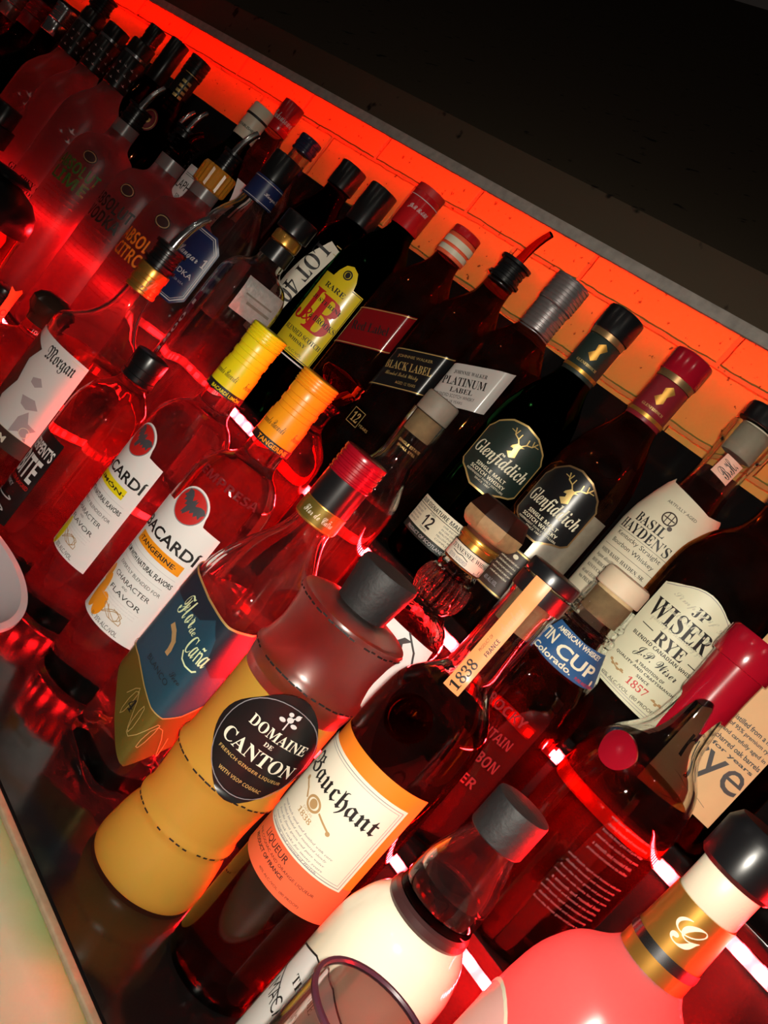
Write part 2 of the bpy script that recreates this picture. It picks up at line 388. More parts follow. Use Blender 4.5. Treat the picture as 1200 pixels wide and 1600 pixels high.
# ------------------------------------------------------------------ the setting
def wallmat():
    m, n, o = nt('painted_brick'); p = n.nodes.new('ShaderNodeBsdfPrincipled'); p.inputs['Roughness'].default_value = .55
    tc = n.nodes.new('ShaderNodeTexCoord'); mp = n.nodes.new('ShaderNodeMapping'); br = n.nodes.new('ShaderNodeTexBrick')
    n.links.new(tc.outputs['Object'], mp.inputs[0]); mp.inputs['Rotation'].default_value = (radians(90), 0, 0)
    mp.inputs['Location'].default_value = (.04, .0040, 0)
    nz = n.nodes.new('ShaderNodeTexNoise'); nz.inputs['Scale'].default_value = 26; nz.inputs['Detail'].default_value = 4
    n.links.new(tc.outputs['Object'], nz.inputs['Vector'])
    dm = n.nodes.new('ShaderNodeMix'); dm.data_type = 'VECTOR'; dm.inputs[0].default_value = .006
    n.links.new(mp.outputs[0], dm.inputs[4]); n.links.new(nz.outputs['Color'], dm.inputs[5]); n.links.new(dm.outputs[1], br.inputs['Vector'])
    br.inputs['Scale'].default_value = 1; br.inputs['Brick Width'].default_value = .215; br.inputs['Row Height'].default_value = .0765
    br.inputs['Mortar Size'].default_value = .0042; br.inputs['Mortar Smooth'].default_value = .5; br.offset = .5
    br.inputs['Color1'].default_value = (.44, .36, .07, 1); br.inputs['Color2'].default_value = (.40, .33, .065, 1); br.inputs['Mortar'].default_value = (.34, .25, .06, 1)
    sp = n.nodes.new('ShaderNodeTexNoise'); sp.inputs['Scale'].default_value = 120; n.links.new(tc.outputs['Object'], sp.inputs['Vector'])
    rmp = n.nodes.new('ShaderNodeValToRGB'); rmp.color_ramp.elements[0].position = .27; rmp.color_ramp.elements[1].position = .31
    rmp.color_ramp.elements[0].color = (.25, .2, .1, 1); n.links.new(sp.outputs['Fac'], rmp.inputs[0])
    mx = n.nodes.new('ShaderNodeMix'); mx.data_type = 'RGBA'; mx.blend_type = 'MULTIPLY'; mx.inputs[0].default_value = 1
    n.links.new(br.outputs['Color'], mx.inputs[6]); n.links.new(rmp.outputs[0], mx.inputs[7]); n.links.new(mx.outputs[2], p.inputs['Base Color'])
    ad = n.nodes.new('ShaderNodeMath'); ad.operation = 'MULTIPLY_ADD'; ad.inputs[1].default_value = -1; n.links.new(br.outputs['Fac'], ad.inputs[0])
    nm = n.nodes.new('ShaderNodeMath'); nm.operation = 'MULTIPLY'; nm.inputs[1].default_value = .6; n.links.new(nz.outputs['Fac'], nm.inputs[0]); n.links.new(nm.outputs[0], ad.inputs[2])
    b = n.nodes.new('ShaderNodeBump'); b.inputs['Strength'].default_value = .9; b.inputs['Distance'].default_value = .004
    n.links.new(ad.outputs[0], b.inputs['Height']); n.links.new(b.outputs[0], p.inputs['Normal']); n.links.new(p.outputs[0], o.inputs[0]); return m
def concretemat():
    m, n, o = nt('dark_speckled_plaster'); p = n.nodes.new('ShaderNodeBsdfPrincipled'); p.inputs['Roughness'].default_value = .9
    p.inputs['Specular IOR Level'].default_value = .1
    tc = n.nodes.new('ShaderNodeTexCoord'); nz = n.nodes.new('ShaderNodeTexNoise'); nz.inputs['Scale'].default_value = 34; nz.inputs['Detail'].default_value = 2
    n.links.new(tc.outputs['Object'], nz.inputs['Vector']); r = n.nodes.new('ShaderNodeValToRGB')
    r.color_ramp.elements[0].position = .27; r.color_ramp.elements[0].color = (.014, .012, .01, 1); r.color_ramp.elements[1].position = .32; r.color_ramp.elements[1].color = (.085, .064, .043, 1)
    n.links.new(nz.outputs['Fac'], r.inputs[0]); n.links.new(r.outputs[0], p.inputs['Base Color']); n.links.new(p.outputs[0], o.inputs[0]); return m
def shelfmat():
    m, n, o = nt('glossy_black_shelf'); p = n.nodes.new('ShaderNodeBsdfPrincipled'); p.inputs['Base Color'].default_value = (.006, .005, .005, 1)
    tc = n.nodes.new('ShaderNodeTexCoord'); nz = n.nodes.new('ShaderNodeTexNoise'); nz.inputs['Scale'].default_value = 22; nz.inputs['Detail'].default_value = 6
    n.links.new(tc.outputs['Object'], nz.inputs['Vector']); mr = n.nodes.new('ShaderNodeMapRange'); mr.inputs[3].default_value = .04; mr.inputs[4].default_value = .20
    n.links.new(nz.outputs['Fac'], mr.inputs[0]); n.links.new(mr.outputs[0], p.inputs['Roughness'])
    b = n.nodes.new('ShaderNodeBump'); b.inputs['Strength'].default_value = .12; b.inputs['Distance'].default_value = .002
    n.links.new(nz.outputs['Fac'], b.inputs['Height']); n.links.new(b.outputs[0], p.inputs['Normal']); n.links.new(p.outputs[0], o.inputs[0]); return m
def barmat():
    m, n, o = nt('green_white_bar_top'); p = n.nodes.new('ShaderNodeBsdfPrincipled'); p.inputs['Roughness'].default_value = .45
    tc = n.nodes.new('ShaderNodeTexCoord'); nz = n.nodes.new('ShaderNodeTexNoise'); nz.inputs['Scale'].default_value = 9; nz.inputs['Detail'].default_value = 7
    sx = n.nodes.new('ShaderNodeSeparateXYZ'); n.links.new(tc.outputs['Object'], nz.inputs['Vector']); n.links.new(tc.outputs['Object'], sx.inputs[0])
    mr = n.nodes.new('ShaderNodeMapRange'); mr.inputs[1].default_value = .330; mr.inputs[2].default_value = .398; n.links.new(sx.outputs['Y'], mr.inputs[0])
    ad = n.nodes.new('ShaderNodeMath'); ad.operation = 'MULTIPLY_ADD'; ad.inputs[1].default_value = .42; n.links.new(nz.outputs['Fac'], ad.inputs[0]); mm = n.nodes.new('ShaderNodeMath'); mm.operation = 'MULTIPLY'; mm.inputs[1].default_value = .62; n.links.new(mr.outputs[0], mm.inputs[0]); n.links.new(mm.outputs[0], ad.inputs[2])
    r = n.nodes.new('ShaderNodeValToRGB'); e = r.color_ramp.elements; e[0].position = .62; e[0].color = (.62, .66, .46, 1); e[1].position = .95; e[1].color = (.11, .34, .10, 1)
    x = e.new(.80); x.color = (.36, .50, .25, 1)
    n.links.new(ad.outputs[0], r.inputs[0]); n.links.new(r.outputs[0], p.inputs['Base Color']); n.links.new(p.outputs[0], o.inputs[0]); return m
XL, XR = -3.2, .75
def bxo(name, a, mat, parent=None, bev=0, kind=None):
    bm = bmesh.new(); box(bm, *a, bev=bev); o = mk(name, bm, mat, parent, 30)
    if kind: o['kind'] = kind
    return o
SH = shelfmat()
bxo('wall_back', (XL, .92, ZO - 1.3, XR, 1.02, ZO + .297), wallmat(), kind='structure')
bm = bmesh.new(); sl_ = math.tan(radians(36)); yb = 4.5
vs = [bm.verts.new(p) for dz in (0, .05) for p in ((-9, .861, ZO + .2595 + dz), (6, .861, ZO + .2595 + dz), (6, yb, ZO + .2595 + dz + sl_ * (yb - .861)), (-9, yb, ZO + .2595 + dz + sl_ * (yb - .861)))]
for f in ((3, 2, 1, 0), (4, 5, 6, 7), (0, 1, 5, 4), (1, 2, 6, 5), (2, 3, 7, 6), (3, 0, 4, 7)): bm.faces.new([vs[i] for i in f])
mk('sloped_soffit', bm, concretemat(), None, 30)['kind'] = 'structure'  # slope made up so the flash grazes it and fades upward
bxo('trim_1', (XL, .859, ZO + .246, XR, .8645, ZO + .259), pb('grey_edge_trim', (.42, .38, .34), .8, noise=.4, bump=.6, nscale=90), kind='structure')
bxo('wall_left', (XL - .06, -.6, ZO - 1.3, XL, .85, ZO + .25), K['black'], kind='structure')
# the stepped back bar
def shelf_thing(name, lab, parts):
    (n0, a0), *rest = parts
    t = thing(name, lab, 'shelf', (0, a0[1], a0[2]))
    for n_, a in parts:
        bm = bmesh.new(); box(bm, a[0], a[1] - a0[1], a[2] - a0[2], a[3], a[4] - a0[1], a[5] - a0[2], bev=.0015); mk(n_, bm, SH, t, 30)
shelf_thing('front_shelf', 'glossy black front shelf carrying the nearest row of bottles', [('carcass', (XL, .43, ZO - 1.3, XR, .9, ZO - .404)), ('shelf_board', (XL, .41, ZO - .404, XR, .9, ZO - .374))])
shelf_thing('middle_step', 'black middle step behind the nearest row of bottles', [('riser', (XL, .617, ZO - .374, XR, .629, ZO - .262)), ('tread', (XL, .605, ZO - .262, XR, .7065, ZO - .250))])
shelf_thing('top_step', 'black top step carrying the row of bottles by the wall', [('riser', (XL, .707, ZO - .374, XR, .719, ZO - .142)), ('tread', (XL, .695, ZO - .142, XR, .855, ZO - .130))])
bm = bmesh.new()
vs = [bm.verts.new(p) for p in [(x, y, z) for y in (.856, .872) for x, z in ((XL, ZO - .374), (XR, ZO - .374), (XR, ZO + .103), (XL, ZO + .178))]]
for f in ((0, 1, 2, 3), (7, 6, 5, 4), (0, 4, 5, 1), (1, 5, 6, 2), (2, 6, 7, 3), (3, 7, 4, 0)): bm.faces.new([vs[i] for i in f])
tag(mk('back_panel', bm, SH, None, 30), 'plain black upright panel between the last bottles and the brick wall', 'panel')
# the bar in front of it
wt = bxo('worktop', (XL, -.1, ZO - .412, XR, .402, ZO - .3745), barmat(), None, .004); tag(wt, 'scratched green and white worktop running in front of the black shelf', 'worktop')
ed = bxo('edging', (0, 0, 0, XR - XL, .007, .036), pb('beige_edging', (.38, .27, .17), .6, noise=.3, bump=.3, nscale=150), wt, .0015, None); ed.location = (XL, .4022, ZO - .410); ed['label'] = 'worn beige edging'
# light strips
def strip(name, y, z, lab, dirn, pw, dc, x0=XL + .1, x1=XR - .05):
    t = thing(name, lab, 'light strip', (0, y, z)); t['group'] = 'red light strips'
    bm = bmesh.new(); box(bm, x0, -.0012, -.005, x1, .0012, .005)
    b = mk('backing', bm, pb('strip_backing', (.8, .7, .7), .5), t, 0)
    bm = bmesh.new(); x = x0 + .01
    while x < x1:
        if dirn == 'front': box(bm, x - .0028, -.0036, -.0028, x + .0028, -.0012, .0028)
        else: box(bm, x - .0028, -.0028, -.0026, x + .0028, .0028, -.0002)
        x += .0167
    l = mk('diode', bm, em('red_diode', dc, pw), t, 0); l['kind'] = 'stuff'
    return t
strip('light_strip', .6155, ZO - .2690, 'red light strip under the lip of the middle step', 'front', LED_STEP * .6, (1, .005, .007))
strip('light_strip', .7055, ZO - .1490, 'red light strip under the lip of the top step', 'front', LED_STEP, (1, .005, .007))
w3 = strip('light_strip', .875, ZO + .257, 'red light strip under the grey edge washing the painted brick', 'down', LED_WALL, (1, .004, .001))
# frosted tray
t = thing('plastic_tray', 'white frosted plastic tray standing at the shelf edge by the worktop', 'tray', (-.612, .398, ZO - .374), radians(-9))
bm = bmesh.new()
pr = [(.056, 0), (.070, .004), (.100, .045), (.1065, .047), (.1065, .0505), (.099, .0495), (.067, .007), (0, .007)]
lathe(bm, [(0, 0)] + pr, ssq(9), 72, sy=.68); mk('tray_shell', bm, K['tray'], t, 40)

# ------------------------------------------------------------------ front shelf
k = K
# orange-labelled liqueur
r = bot('tall amber liqueur bottle with white panel on an orange label and black-banded stopper', -.256, .515, 0)
sf = glass(r, [(.033, 0), (.0375, .004), (.0378, .05), (.0378, .150), (.0376, .210), (.0350, .236), (.0245, .250), (.0178, .2575), (.0168, .270), (.0165, .318), (.0178, .322), (.0178, .3345)], G['clean'], hollow=.0028, liquid=(.247, gl('orange_liqueur', (.50, .13, .015), .018, 1.38)))
label(r, sf, k['orangep'], rect(-.014, .1385, .098, .103))
label(r, sf, k['coral'], rect(-.014, .1015, .098, .029), [(k['soot'], [('t', 'LIQUEUR', 'plain', -.022, .1075, .026, .0055), ('t', 'PRODUCT OF FRANCE', 'bold', -.024, .0985, .038, .0026), ('t', 'FINE COGNAC AND ORANGE LIQUEUR', 'thin', -.014, .1025, .06, .0022), ('t', '40% ALC./VOL. (80 PROOF)', 'thin', -.004, .0915, .034, .002)])], 1, 'lower_band')  # lower part of the orange label drawn in a redder coral
label(r, sf, k['ivory'], [(-.057, .113), (.027, .113), (.027, .179), (-.057, .179)], [(k['soot'], [('t', 'Bauchant', 'frak', -.0145, .159, .066, .0165)]), (k['greym'], [('frame', -.015, .146, .079, .062, .0005), ('frame', -.015, .146, .0755, .0585, .0003)] + lines(5, -.016, .1285, .0032, .052, .0019, 'ital') ), (k['tan'], [('t', 'DEPUIS', 'thin', -.020, .1385, .009, .0015), ('t', '1838', 'serif', -.020, .1352, .013, .0036), ('ring', -.020, .1445, .012, .010, .0016), ('ell', -.020, .1445, .006, .006), ('line', [(-.038, .150), (-.031, .147), (-.027, .1435)], .0013), ('line', [(-.002, .1395), (-.009, .142), (-.013, .1435)], .0013), ('ell', -.0375, .150, .003, .003), ('ell', -.002, .139, .003, .003)])], 2, 'front_panel')
bm = bmesh.new(); s2 = at(sf, 0)
add_poly(bm, rect(-.003, .293, .0115, .085)); wrap(bm, s2, .0009); st = mk('neck_strip', bm, pb('peach_strip', (.88, .30, .11), .3), r)
prints(st, s2, [(k['soot'], [('t', '1838', 'serif', -.003, .262, .020, .0068, pi / 2), ('t', 'FRANCE', 'sans', -.0005, .285, .0125, .0026, pi / 2), ('t', 'PRODUCT OF', 'thin', -.005, .285, .0125, .0018, pi / 2)]), (k['tan'], [('t', 'Bauchant', 'script', -.003, .306, .02, .006, pi / 2)])], .0014)
lat('cork', [(.0128, .300), (.0135, .3345), (.0, .3345)], k['cork'], r)
ribcap(r, .0180, .3350, .3440, k['black'], 0, 'stopper_cap')
neckband(r, sf, .3225, .3335, k['lblack'], (), 'neck_band')
med = lat('glass_seal', [(.0145, 0), (.0145, .0035), (.0125, .0042), (.0118, .0024), (0, .0026)], G['amber'], r, n=40); q = sf(-.010, .2235, .0005); med.location = q; med.rotation_euler = (radians(74), 0, radians(-16))
bm = bmesh.new()
for i in range(16):
    a = i * 2 * pi / 16; box(bm, .0095 * cos(a) - .0011, .0095 * sin(a) - .0011, .002, .0095 * cos(a) + .0011, .0095 * sin(a) + .0011, .0040)
box(bm, -.005, -.0015, .002, .005, .0015, .0042); box(bm, -.0012, -.006, .002, .0012, .006, .0042); mk('emblem', bm, G['amber'], med)

# ginger liqueur in a bamboo-shaped bottle
r = bot('frosted bamboo-shaped bottle of yellow liqueur with oval black label and black cork', -.340, .500, 0)
pc = [(q[0] * .93, q[1] * (.985 if q[1] < .2 else .965)) for q in ((.041, 0), (.0455, .003), (.0462, .012), (.0435, .035), (.0400, .048), (.0425, .053), (.0400, .058), (.0405, .075), (.0425, .095), (.0455, .100), (.0430, .105), (.0425, .14), (.0430, .172), (.0450, .184), (.0470, .188), (.0435, .193), (.0405, .212), (.0425, .232), (.0455, .2395), (.0440, .2435), (.0300, .2465), (.0205, .2480), (.0195, .254))]
pc = chaikin(pc, 1); cut = .168
sf = glass(r, [q for q in pc if q[1] < cut] + [(.0398, cut)], G['ginger'], sm=0, name='filled_body')
glass(r, [(.0398, cut + .0004)] + [q for q in pc if q[1] > cut + .001], G['rough'], hollow=.004, sm=0, name='empty_shoulder')
sf = Surf(pc)
for zz_, rr_ in ((.0522, .0398), (.0985, .0424), (.1852, .0438), (.2312, .0424)):
    bm = bmesh.new(); n_ = 46
    for i in range(n_):
        a0 = 2 * pi * i / n_; w_ = 2 * pi / n_ * (.55 + .4 * random.random())
        if random.random() < .12: continue
        A = [(rr_ * sin(a), -rr_ * cos(a)) for a in (a0, a0 + w_)]
        b_ = [(x * 1.006, y * 1.006) for x, y in A]; z_ = zz_ + random.uniform(-.0004, .0004)
        vs = [bm.verts.new((*b_[0], z_ - .0006)), bm.verts.new((*b_[1], z_ - .0006)), bm.verts.new((*b_[1], z_ + .0006)), bm.verts.new((*b_[0], z_ + .0006))]; bm.faces.new(vs)
    mk('joint_line', bm, k['soot'], r, 0)
ov = []
for i in range(48):
    a = 2 * pi * i / 48; e = 1 + .06 * cos(4 * a); ov.append((.010 + .0335 * cos(a) * e, .139 + (.039 if sin(a) > 0 else .037) * sin(a) * e * (1 - .04 * cos(2 * a))))
lab_ = label(r, sf, k['lblack'], ov, [(k['ivory'], [('t', 'DOMAINE', 'serif', .012, .1515, .041, .0078), ('t', 'DE', 'serif', .010, .1435, .006, .003), ('t', 'CANTON', 'serif', .010, .1335, .052, .0100)]), (k['goldp'], [('t', 'FRENCH·GINGER LIQUEUR', 'sans', .010, .1235, .046, .0028), ('t', 'WITH VSOP COGNAC', 'sans', .010, .1135, .030, .0026)]), (k['pale'], [('ell', .010, .166, .004, .004), ('ell', .006, .1635, .004, .003), ('ell', .014, .1635, .004, .003), ('ell', .0085, .1695, .003, .003), ('ell', .013, .170, .003, .004), ('line', [(.010, .158), (.010, .166), (.014, .172)], .0008)])], 0, 'label', .0012, thick=.0022)
prints(lab_, sf, [(k['greym'], [('line', [(.010 + .031 * cos(2 * pi * i / 40), .139 + .0355 * sin(2 * pi * i / 40)) for i in range(41)], .0006)])], .0042)
lat('cork_top', [(.0180, .234), (.0190, .240), (.0225, .2700), (.0215, .2725), (0, .2725)], k['blackmat'], r)

# square clear rum with wrapped blue label
r = bot('clear square rum bottle with wrapped blue label and dark red ribbed cap', -.444, .530, 0, 46)
sf = glass(r, [(.036, 0), (.0375, .003, 1), (.0378, .01, 1), (.0375, .060, 1), (.0372, .14, 1), (.0365, .176, 1), (.0300, .205, .7), (.0205, .228, .2), (.0165, .242), (.0160, .262), (.0160, .272)], G['clear'], ssq(6), 80, hollow=.0035, liquid=(.165, G['spirit']), base=.016)
s2 = at(sf, -45)
label(r, s2, k['olivegold'], [(-.074, .128), (-.072, .074), (-.030, .044), (.0, .028), (.004, .027), (.020, .044), (.036, .062), (.034, .110), (-.030, .120)], [(k['goldp'], [('line', [(-.036 + .056 * i / 40 + .006 * sin(i * .55), .064 + .012 * sin(i * .8) - .010 * i / 40) for i in range(41)], .0006)]), (k['soot'], [('t', '4', 'serif', -.024, .063, .007, .010)])], 0, 'gold_label')
top_ = [(.033, .168), (.020, .162), (0, .1595), (-.030, .1615), (-.056, .166), (-.076, .172)]
low_ = [(-.076, .092), (-.050, .088), (-.026, .080), (-.008, .0755), (.004, .075), (.016, .082), (.031, .100)]
label(r, s2, k['teal'], low_ + top_, [(k['tealdark'], [('poly', [(-.076, .146), (-.046, .143), (-.024, .146), (-.012, .156), (-.002, .146), (.004, .126), (.014, .119), (.0305, .124), (.0325, .1675), (.020, .1615), (0, .159), (-.030, .161), (-.056, .1655), (-.0755, .1715)])]), (k['lime'], [('t', 'Flor', 'script', -.038, .144, .023, .019), ('t', 'de', 'ital', -.0225, .1365, .007, .006), ('t', 'Caña', 'ital', -.0075, .1300, .022, .015), ('line', [(-.018, .122), (-.014, .1175), (-.008, .116), (-.001, .1165), (.001, .1185)], .0013)]), (k['soot'], [('t', 'BLANCO', 'thin', -.026, .096, .032, .0045), ('t', 'Seco', 'script', -.008, .104, .012, .005)]), (k['tan'], [('line', [(-.042, .126), (-.037, .124), (-.031, .119), (-.029, .113), (-.029, .110)], .0046)]), (k['goldp'], [('line', top_, .0018), ('line', low_, .0010)])], 1, 'label')
ribcap(r, .0178, .249, .2665, k['gold'], 0, 'gold_neck_band'); lat('black_neck_band', [(.0182, .266), (.0182, .2905)], k['lblack'], r); ribcap(r, .0190, .2905, .3140, pb('crimson_foil', (.30, .003, .012), .25), 4)
neckband(r, Surf([(.0178, .24), (.0178, .27)]), .251, .265, k['olivegold'], [(k['cap'], [('t', 'Flor de Caña', 'script', .0, .258, .026, .006)])], 'neck_label', .0007, -46)

# two white-labelled rums with foil necks
def bat(u, v, s):
    P = [(0, .50), (.07, .72), (.13, .50), (.20, .34), (.45, .62), (.72, .74), (1.02, .60), (.92, .30), (.98, .0), (.74, .10), (.66, -.16), (.46, .02), (.36, -.26), (.20, -.10), (.16, -.45), (.10, -.75), (0, -.62)]
    c, d = cos(.35), sin(.35); Q = P + [(-x, y) for x, y in P[::-1][1:-1]]
    return [(u + s * (x * c + y * d), v + s * (-x * d + y * c)) for x, y in Q]
def rum(lab, x, y, foil, name2, strip_m, u0, u1, nameu, fruit, capt):
    r = bot(lab, x, y, 0)
    sf = glass(r, [(.034, 0), (.0385, .004), (.0392, .012), (.0392, .10), (.0392, .205), (.0375, .222), (.0280, .236), (.0185, .2425), (.0160, .252), (.0152, .272), (.0158, .32)], G['spirit'], n=64)
    w = u1 - u0; c = (u0 + u1) / 2
    out = [(u0, .065), (u1, .065), (u1, .185)] + [(nameu + .0165 * cos(a), .187 + .0145 * sin(a)) for a in [i * pi / 12 for i in range(13)]] + [(u0, .185)]
    out = [(u0, .065), (u1, .065), (u1, .182), (nameu + .0185, .184)] + [(nameu + .0168 * cos(a), .190 + .0168 * sin(a)) for a in [i * pi / 14 for i in range(15)]] + [(nameu - .0185, .184), (u0, .182)]
    lb = label(r, sf, k['white'], out, [(strip_m, [('rect', nameu + .001, .1435, w * .74, .0095)] + fruit), (k['redp'], [('ell', nameu, .190, .029, .029)]), (k['greym'], [('ring', nameu, .190, .0305, .0305, .0008)]), (pb('slate_print', (.06, .06, .07), .5), [('poly', bat(nameu, .190, .0125))]), (k['soot'], [('t', 'BACARDÍ', 'bold', nameu + .001, .1585, .064, .0125), ('t', name2, 'bold', nameu, .1435, .044, .0042), ('t', 'RUM WITH NATURAL FLAVORS', 'bold', nameu, .1285, .058, .0045), ('t', 'CHARACTER', 'plain', nameu + .002, .1085, .040, .0042), ('t', 'AND', 'thin', nameu, .1035, .006, .002), ('t', 'FLAVOR', 'plain', nameu + .004, .0975, .034, .0042), ('t', 'EXPERTLY BLENDED FOR', 'thin', nameu + .002, .1170, .048, .003), ('t', '1L  35% ALC./VOL.', 'plain', nameu + .004, .0695, .030, .0040)]), (k['pale'], [('line', [(nameu - .028, .1345), (nameu + .028, .1345)], .0004), ('line', [(nameu - .024, .1225), (nameu + .024, .1225)], .0004)] + lines(3, nameu + .003, .0925, .0026, .040, .0014)), (k['tan'], [('line', [(nameu + .004 + .012 * sin(i * .62) * (1 - i / 60), .081 + .0045 * cos(i * .9)) for i in range(30)], .0006)])])
    nb = ribcap(r, .0172, .282, .3195, foil, 3, 'neck_foil'); ribcap(r, .0178, .3195, .3330, foil, 4)
    s3 = Surf([(.0173, .25), (.0173, .34)])
    neckband(r, s3, .263, .2905, foil, [(k['soot'], [('rect', 0, .2665, .104, .0070), ('t', 'Facundo Bacardi', 'script', -.010, .2820, .026, .007), ('t', 'Facundo Bacardi', 'script', .024, .2820, .026, .007)]), (foil, [('t', capt, 'bold', .002, .2665, .030, .0042), ('t', capt, 'bold', .040, .2665, .030, .0042), ('t', capt, 'bold', -.036, .2665, .030, .0042)])], 'neck_label', .0006)
    if capt == 'TANGERINE': prints(r, sf, [(EMB, [('t', 'EMPRESA', 'sans', -.004, .2205, .060, .0075)])], .0002, 'embossing')
    return r
ofr = [('ell', -.040, .086, .012, .034), ('ell', -.030, .079, .013, .022), ('ell', -.046, .102, .009, .016)]
rum('clear rum bottle with white label and ribbed orange foil neck', -.542, .540, k['orange'], '·TANGERINE·', k['orange'], -.053, .018, -.019, ofr, 'TANGERINE')
yfr = [('ell', -.046, .080, .010, .030)]
rum('clear rum bottle with white label and ribbed yellow foil neck', -.638, .550, k['yellow'], '·LIMÓN·', k['yellow'], -.055, .001, -.034, yfr, 'BACARDÍ LIMÓN')

# glass bottle, flash glare put into its cream body, glass neck, black cork
r = bot('glossy cream bottle with thick clear glass neck and black cork, nearest the lens', -.171, .500, 0)
pc = [(.036, 0), (.0400, .004), (.0405, .05), (.0405, .110), (.0395, .124), (.0345, .1405), (.0280, .1490), (.0245, .1510)]
sf = glass(r, pc, k['glarecream'], name='bottle_body')
lat('neck_ring', [(.0262, .1490), (.0275, .1520), (.0268, .1560), (.0235, .1585)], k['umber'], r); lat('neck_ring', [(.0245, .1575), (.0252, .1600), (.0242, .1635)], G['smoke'], r)
glass(r, [(.0240, .1625), (.0248, .166), (.0240, .182), (.0185, .200), (.0155, .209), (.0155, .218)], G['clear'], hollow=.003, base=.012, name='glass_neck', sm=1)
ribcap(r, .0178, .211, .2360, k['blackmat'], 0, 'cork_top')
label(r, at(sf, 0), k['white'], [(-.050, .0), (.004, .0), (.004, .092), (-.013, .1005), (-.031, .1005), (-.050, .092)], [(k['soot'], [('line', [(-.050, .002), (-.050, .092), (-.031, .1005), (-.013, .1005), (.004, .092), (.004, .002)], .0012), ('t', 'THE', 'serif', -.025, .082, .016, .006), ('t', 'MACALLAN', 'thin', -.023, .064, .046, .011), ('line', [(-.049, .075), (-.030, .064)], .0012), ('t', '12', 'serif', -.023, .045, .014, .009)])])

# frosted bottle, red strip glow put into its pink, gold neck
r = bot('pink frosted bottle with gold foil neck, pale cork and black stopper', -.072, .500, 0)
sf = glass(r, [(.038, 0), (.046, .004), (.0475, .02), (.0475, .168), (.0450, .195), (.0370, .214), (.0240, .2245), (.0185, .232), (.0172, .242)], G['redlit_frost'])
label(r, sf, pb('pink_oval_label', (.80, .42, .38), .5), ell(-.045, .128, .074, .096), [(k['cream'], [('ring', -.045, .128, .0745, .0965, .0022)])])
lat('gold_neck_foil', [(.0192, .2310), (.0190, .236), (.0180, .250), (.0172, .272)], k['gold'], r)
neckband(r, Surf([(.0190, .238), (.0182, .248)]), .2400, .2455, k['silver'], (), 'silver_band')
prints(r, Surf([(.0185, .24), (.0172, .272)]), [(k['cream'], [('t', 'G', 'script', .002, .259, .014, .014)])], .0012, 'lettering')
ribcap(r, .0165, .272, .2915, k['cap'], 0, 'cork_collar'); lat('stopper_top', [(.0185, .2915), (.0205, .294), (.0205, .313), (.017, .319), (0, .319)], k['black'], r)

# wide glass rim at the bottom of the picture
r = thing('rocks_glass', 'clear rocks glass with thick dark rim below the cream bottle', 'glass', (-.121, .396, Z0), 0)
bm = bmesh.new(); lathe(bm, [(0, 0), (.030, 0), (.033, .003), (.034, .1455), (.0325, .1465), (.0315, .145), (.0305, .012), (0, .012)], n=64); mk('glass_bowl', bm, G['clear'], r)
lat('rim', [(.0342, .1445), (.0348, .1462), (.0342, .1476), (.0325, .1476), (.0319, .1462), (.0325, .1445), (.0342, .1445)], k['rim'], r)

# bottle with white block lettering on a dark label
r = bot('clear whisky bottle with dark label in white block letters and small black screw cap', -.723, .530, 0)
sf = glass(r, [(.033, 0), (.037, .004), (.0372, .150), (.0365, .172), (.0300, .192), (.0200, .203), (.0150, .209), (.0140, .218), (.0140, .222)], G['redglow'])
label(r, sf, k['lblack'], rect(-.047, .085, .066, .095), [(k['white'], [('t', "SERPENT'S", 'bold', -.0325, .1165, .034, .012), ('t', 'BITE', 'bold', -.034, .095, .030, .024)]), (k['redp'], [('t', 'APPLE CIDER FLAVORED', 'bold', -.037, .0785, .040, .004)]), (k['pale'], [('t', 'WHISKY', 'plain', -.045, .0715, .022, .004), ('line', [(-.045 + .02 * sin(i * .5), .045 + .001 * i) for i in range(18)], .0012)])])
ribcap(r, .0168, .2150, .2440, k['black'], 1)
# gold-collared flare-shouldered rum with pourer
r = bot('flare-shouldered rum bottle with pale old-style label, gold collar and chrome pour spout', -.835, .550, 0)
sf = glass(r, [(.046, 0), (.0505, .004), (.0510, .19), (.0520, .202), (.0490, .2095), (.0380, .217), (.0260, .229), (.0175, .247), (.0150, .270), (.0150, .300)], G['clear'], hollow=.003, liquid=(.185, gl('red_rum', (.85, .35, .25), .018, 1.38)))
lo = [(-.078, .070), (.007, .070), (.007, .186), (-.010, .1875), (-.078, .190)]
label(r, sf, k['white'], lo, [(k['soot'], [('t', 'Morgan', 'frak', -.0195, .174, .036, .0185)]), (k['mapgrey'], [('poly', [(-.032, .146), (-.024, .150), (-.018, .144), (-.024, .139), (-.031, .141)]), ('poly', [(-.030, .126), (-.016, .129), (-.008, .122), (-.018, .116), (-.026, .118)]), ('poly', [(-.020, .106), (-.014, .116), (-.008, .106), (.002, .104), (-.004, .097), (0, .088), (-.012, .094), (-.020, .088)])]), (k['brown'], [('poly', [(-.078, .070), (-.046, .070), (-.044, .090), (-.054, .110), (-.046, .132), (-.052, .156), (-.044, .172), (-.078, .186)]), ('rect', -.0355, .079, .085, .018)]), (k['ivory'], [('t', 'RUM', 'bold', -.028, .0785, .022, .0075), ('line', [(-.078, .0885), (.007, .0885)], .0008), ('ring', -.006, .096, .011, .011, .0008), ('line', [(-.010, .184), (.006, .1828)], .0008)])])
ribcap(r, .0168, .2725, .3020, k['gold'], 2, 'gold_collar'); s3 = Surf([(.0170, .27), (.0170, .30)])
prints(r, s3, [(k['tan'], [('t', 'S', 'script', .004, .284, .012, .015)])], .0008, 'emblem')
pourer(r, .306, .0150, radians(30), .062, .25)
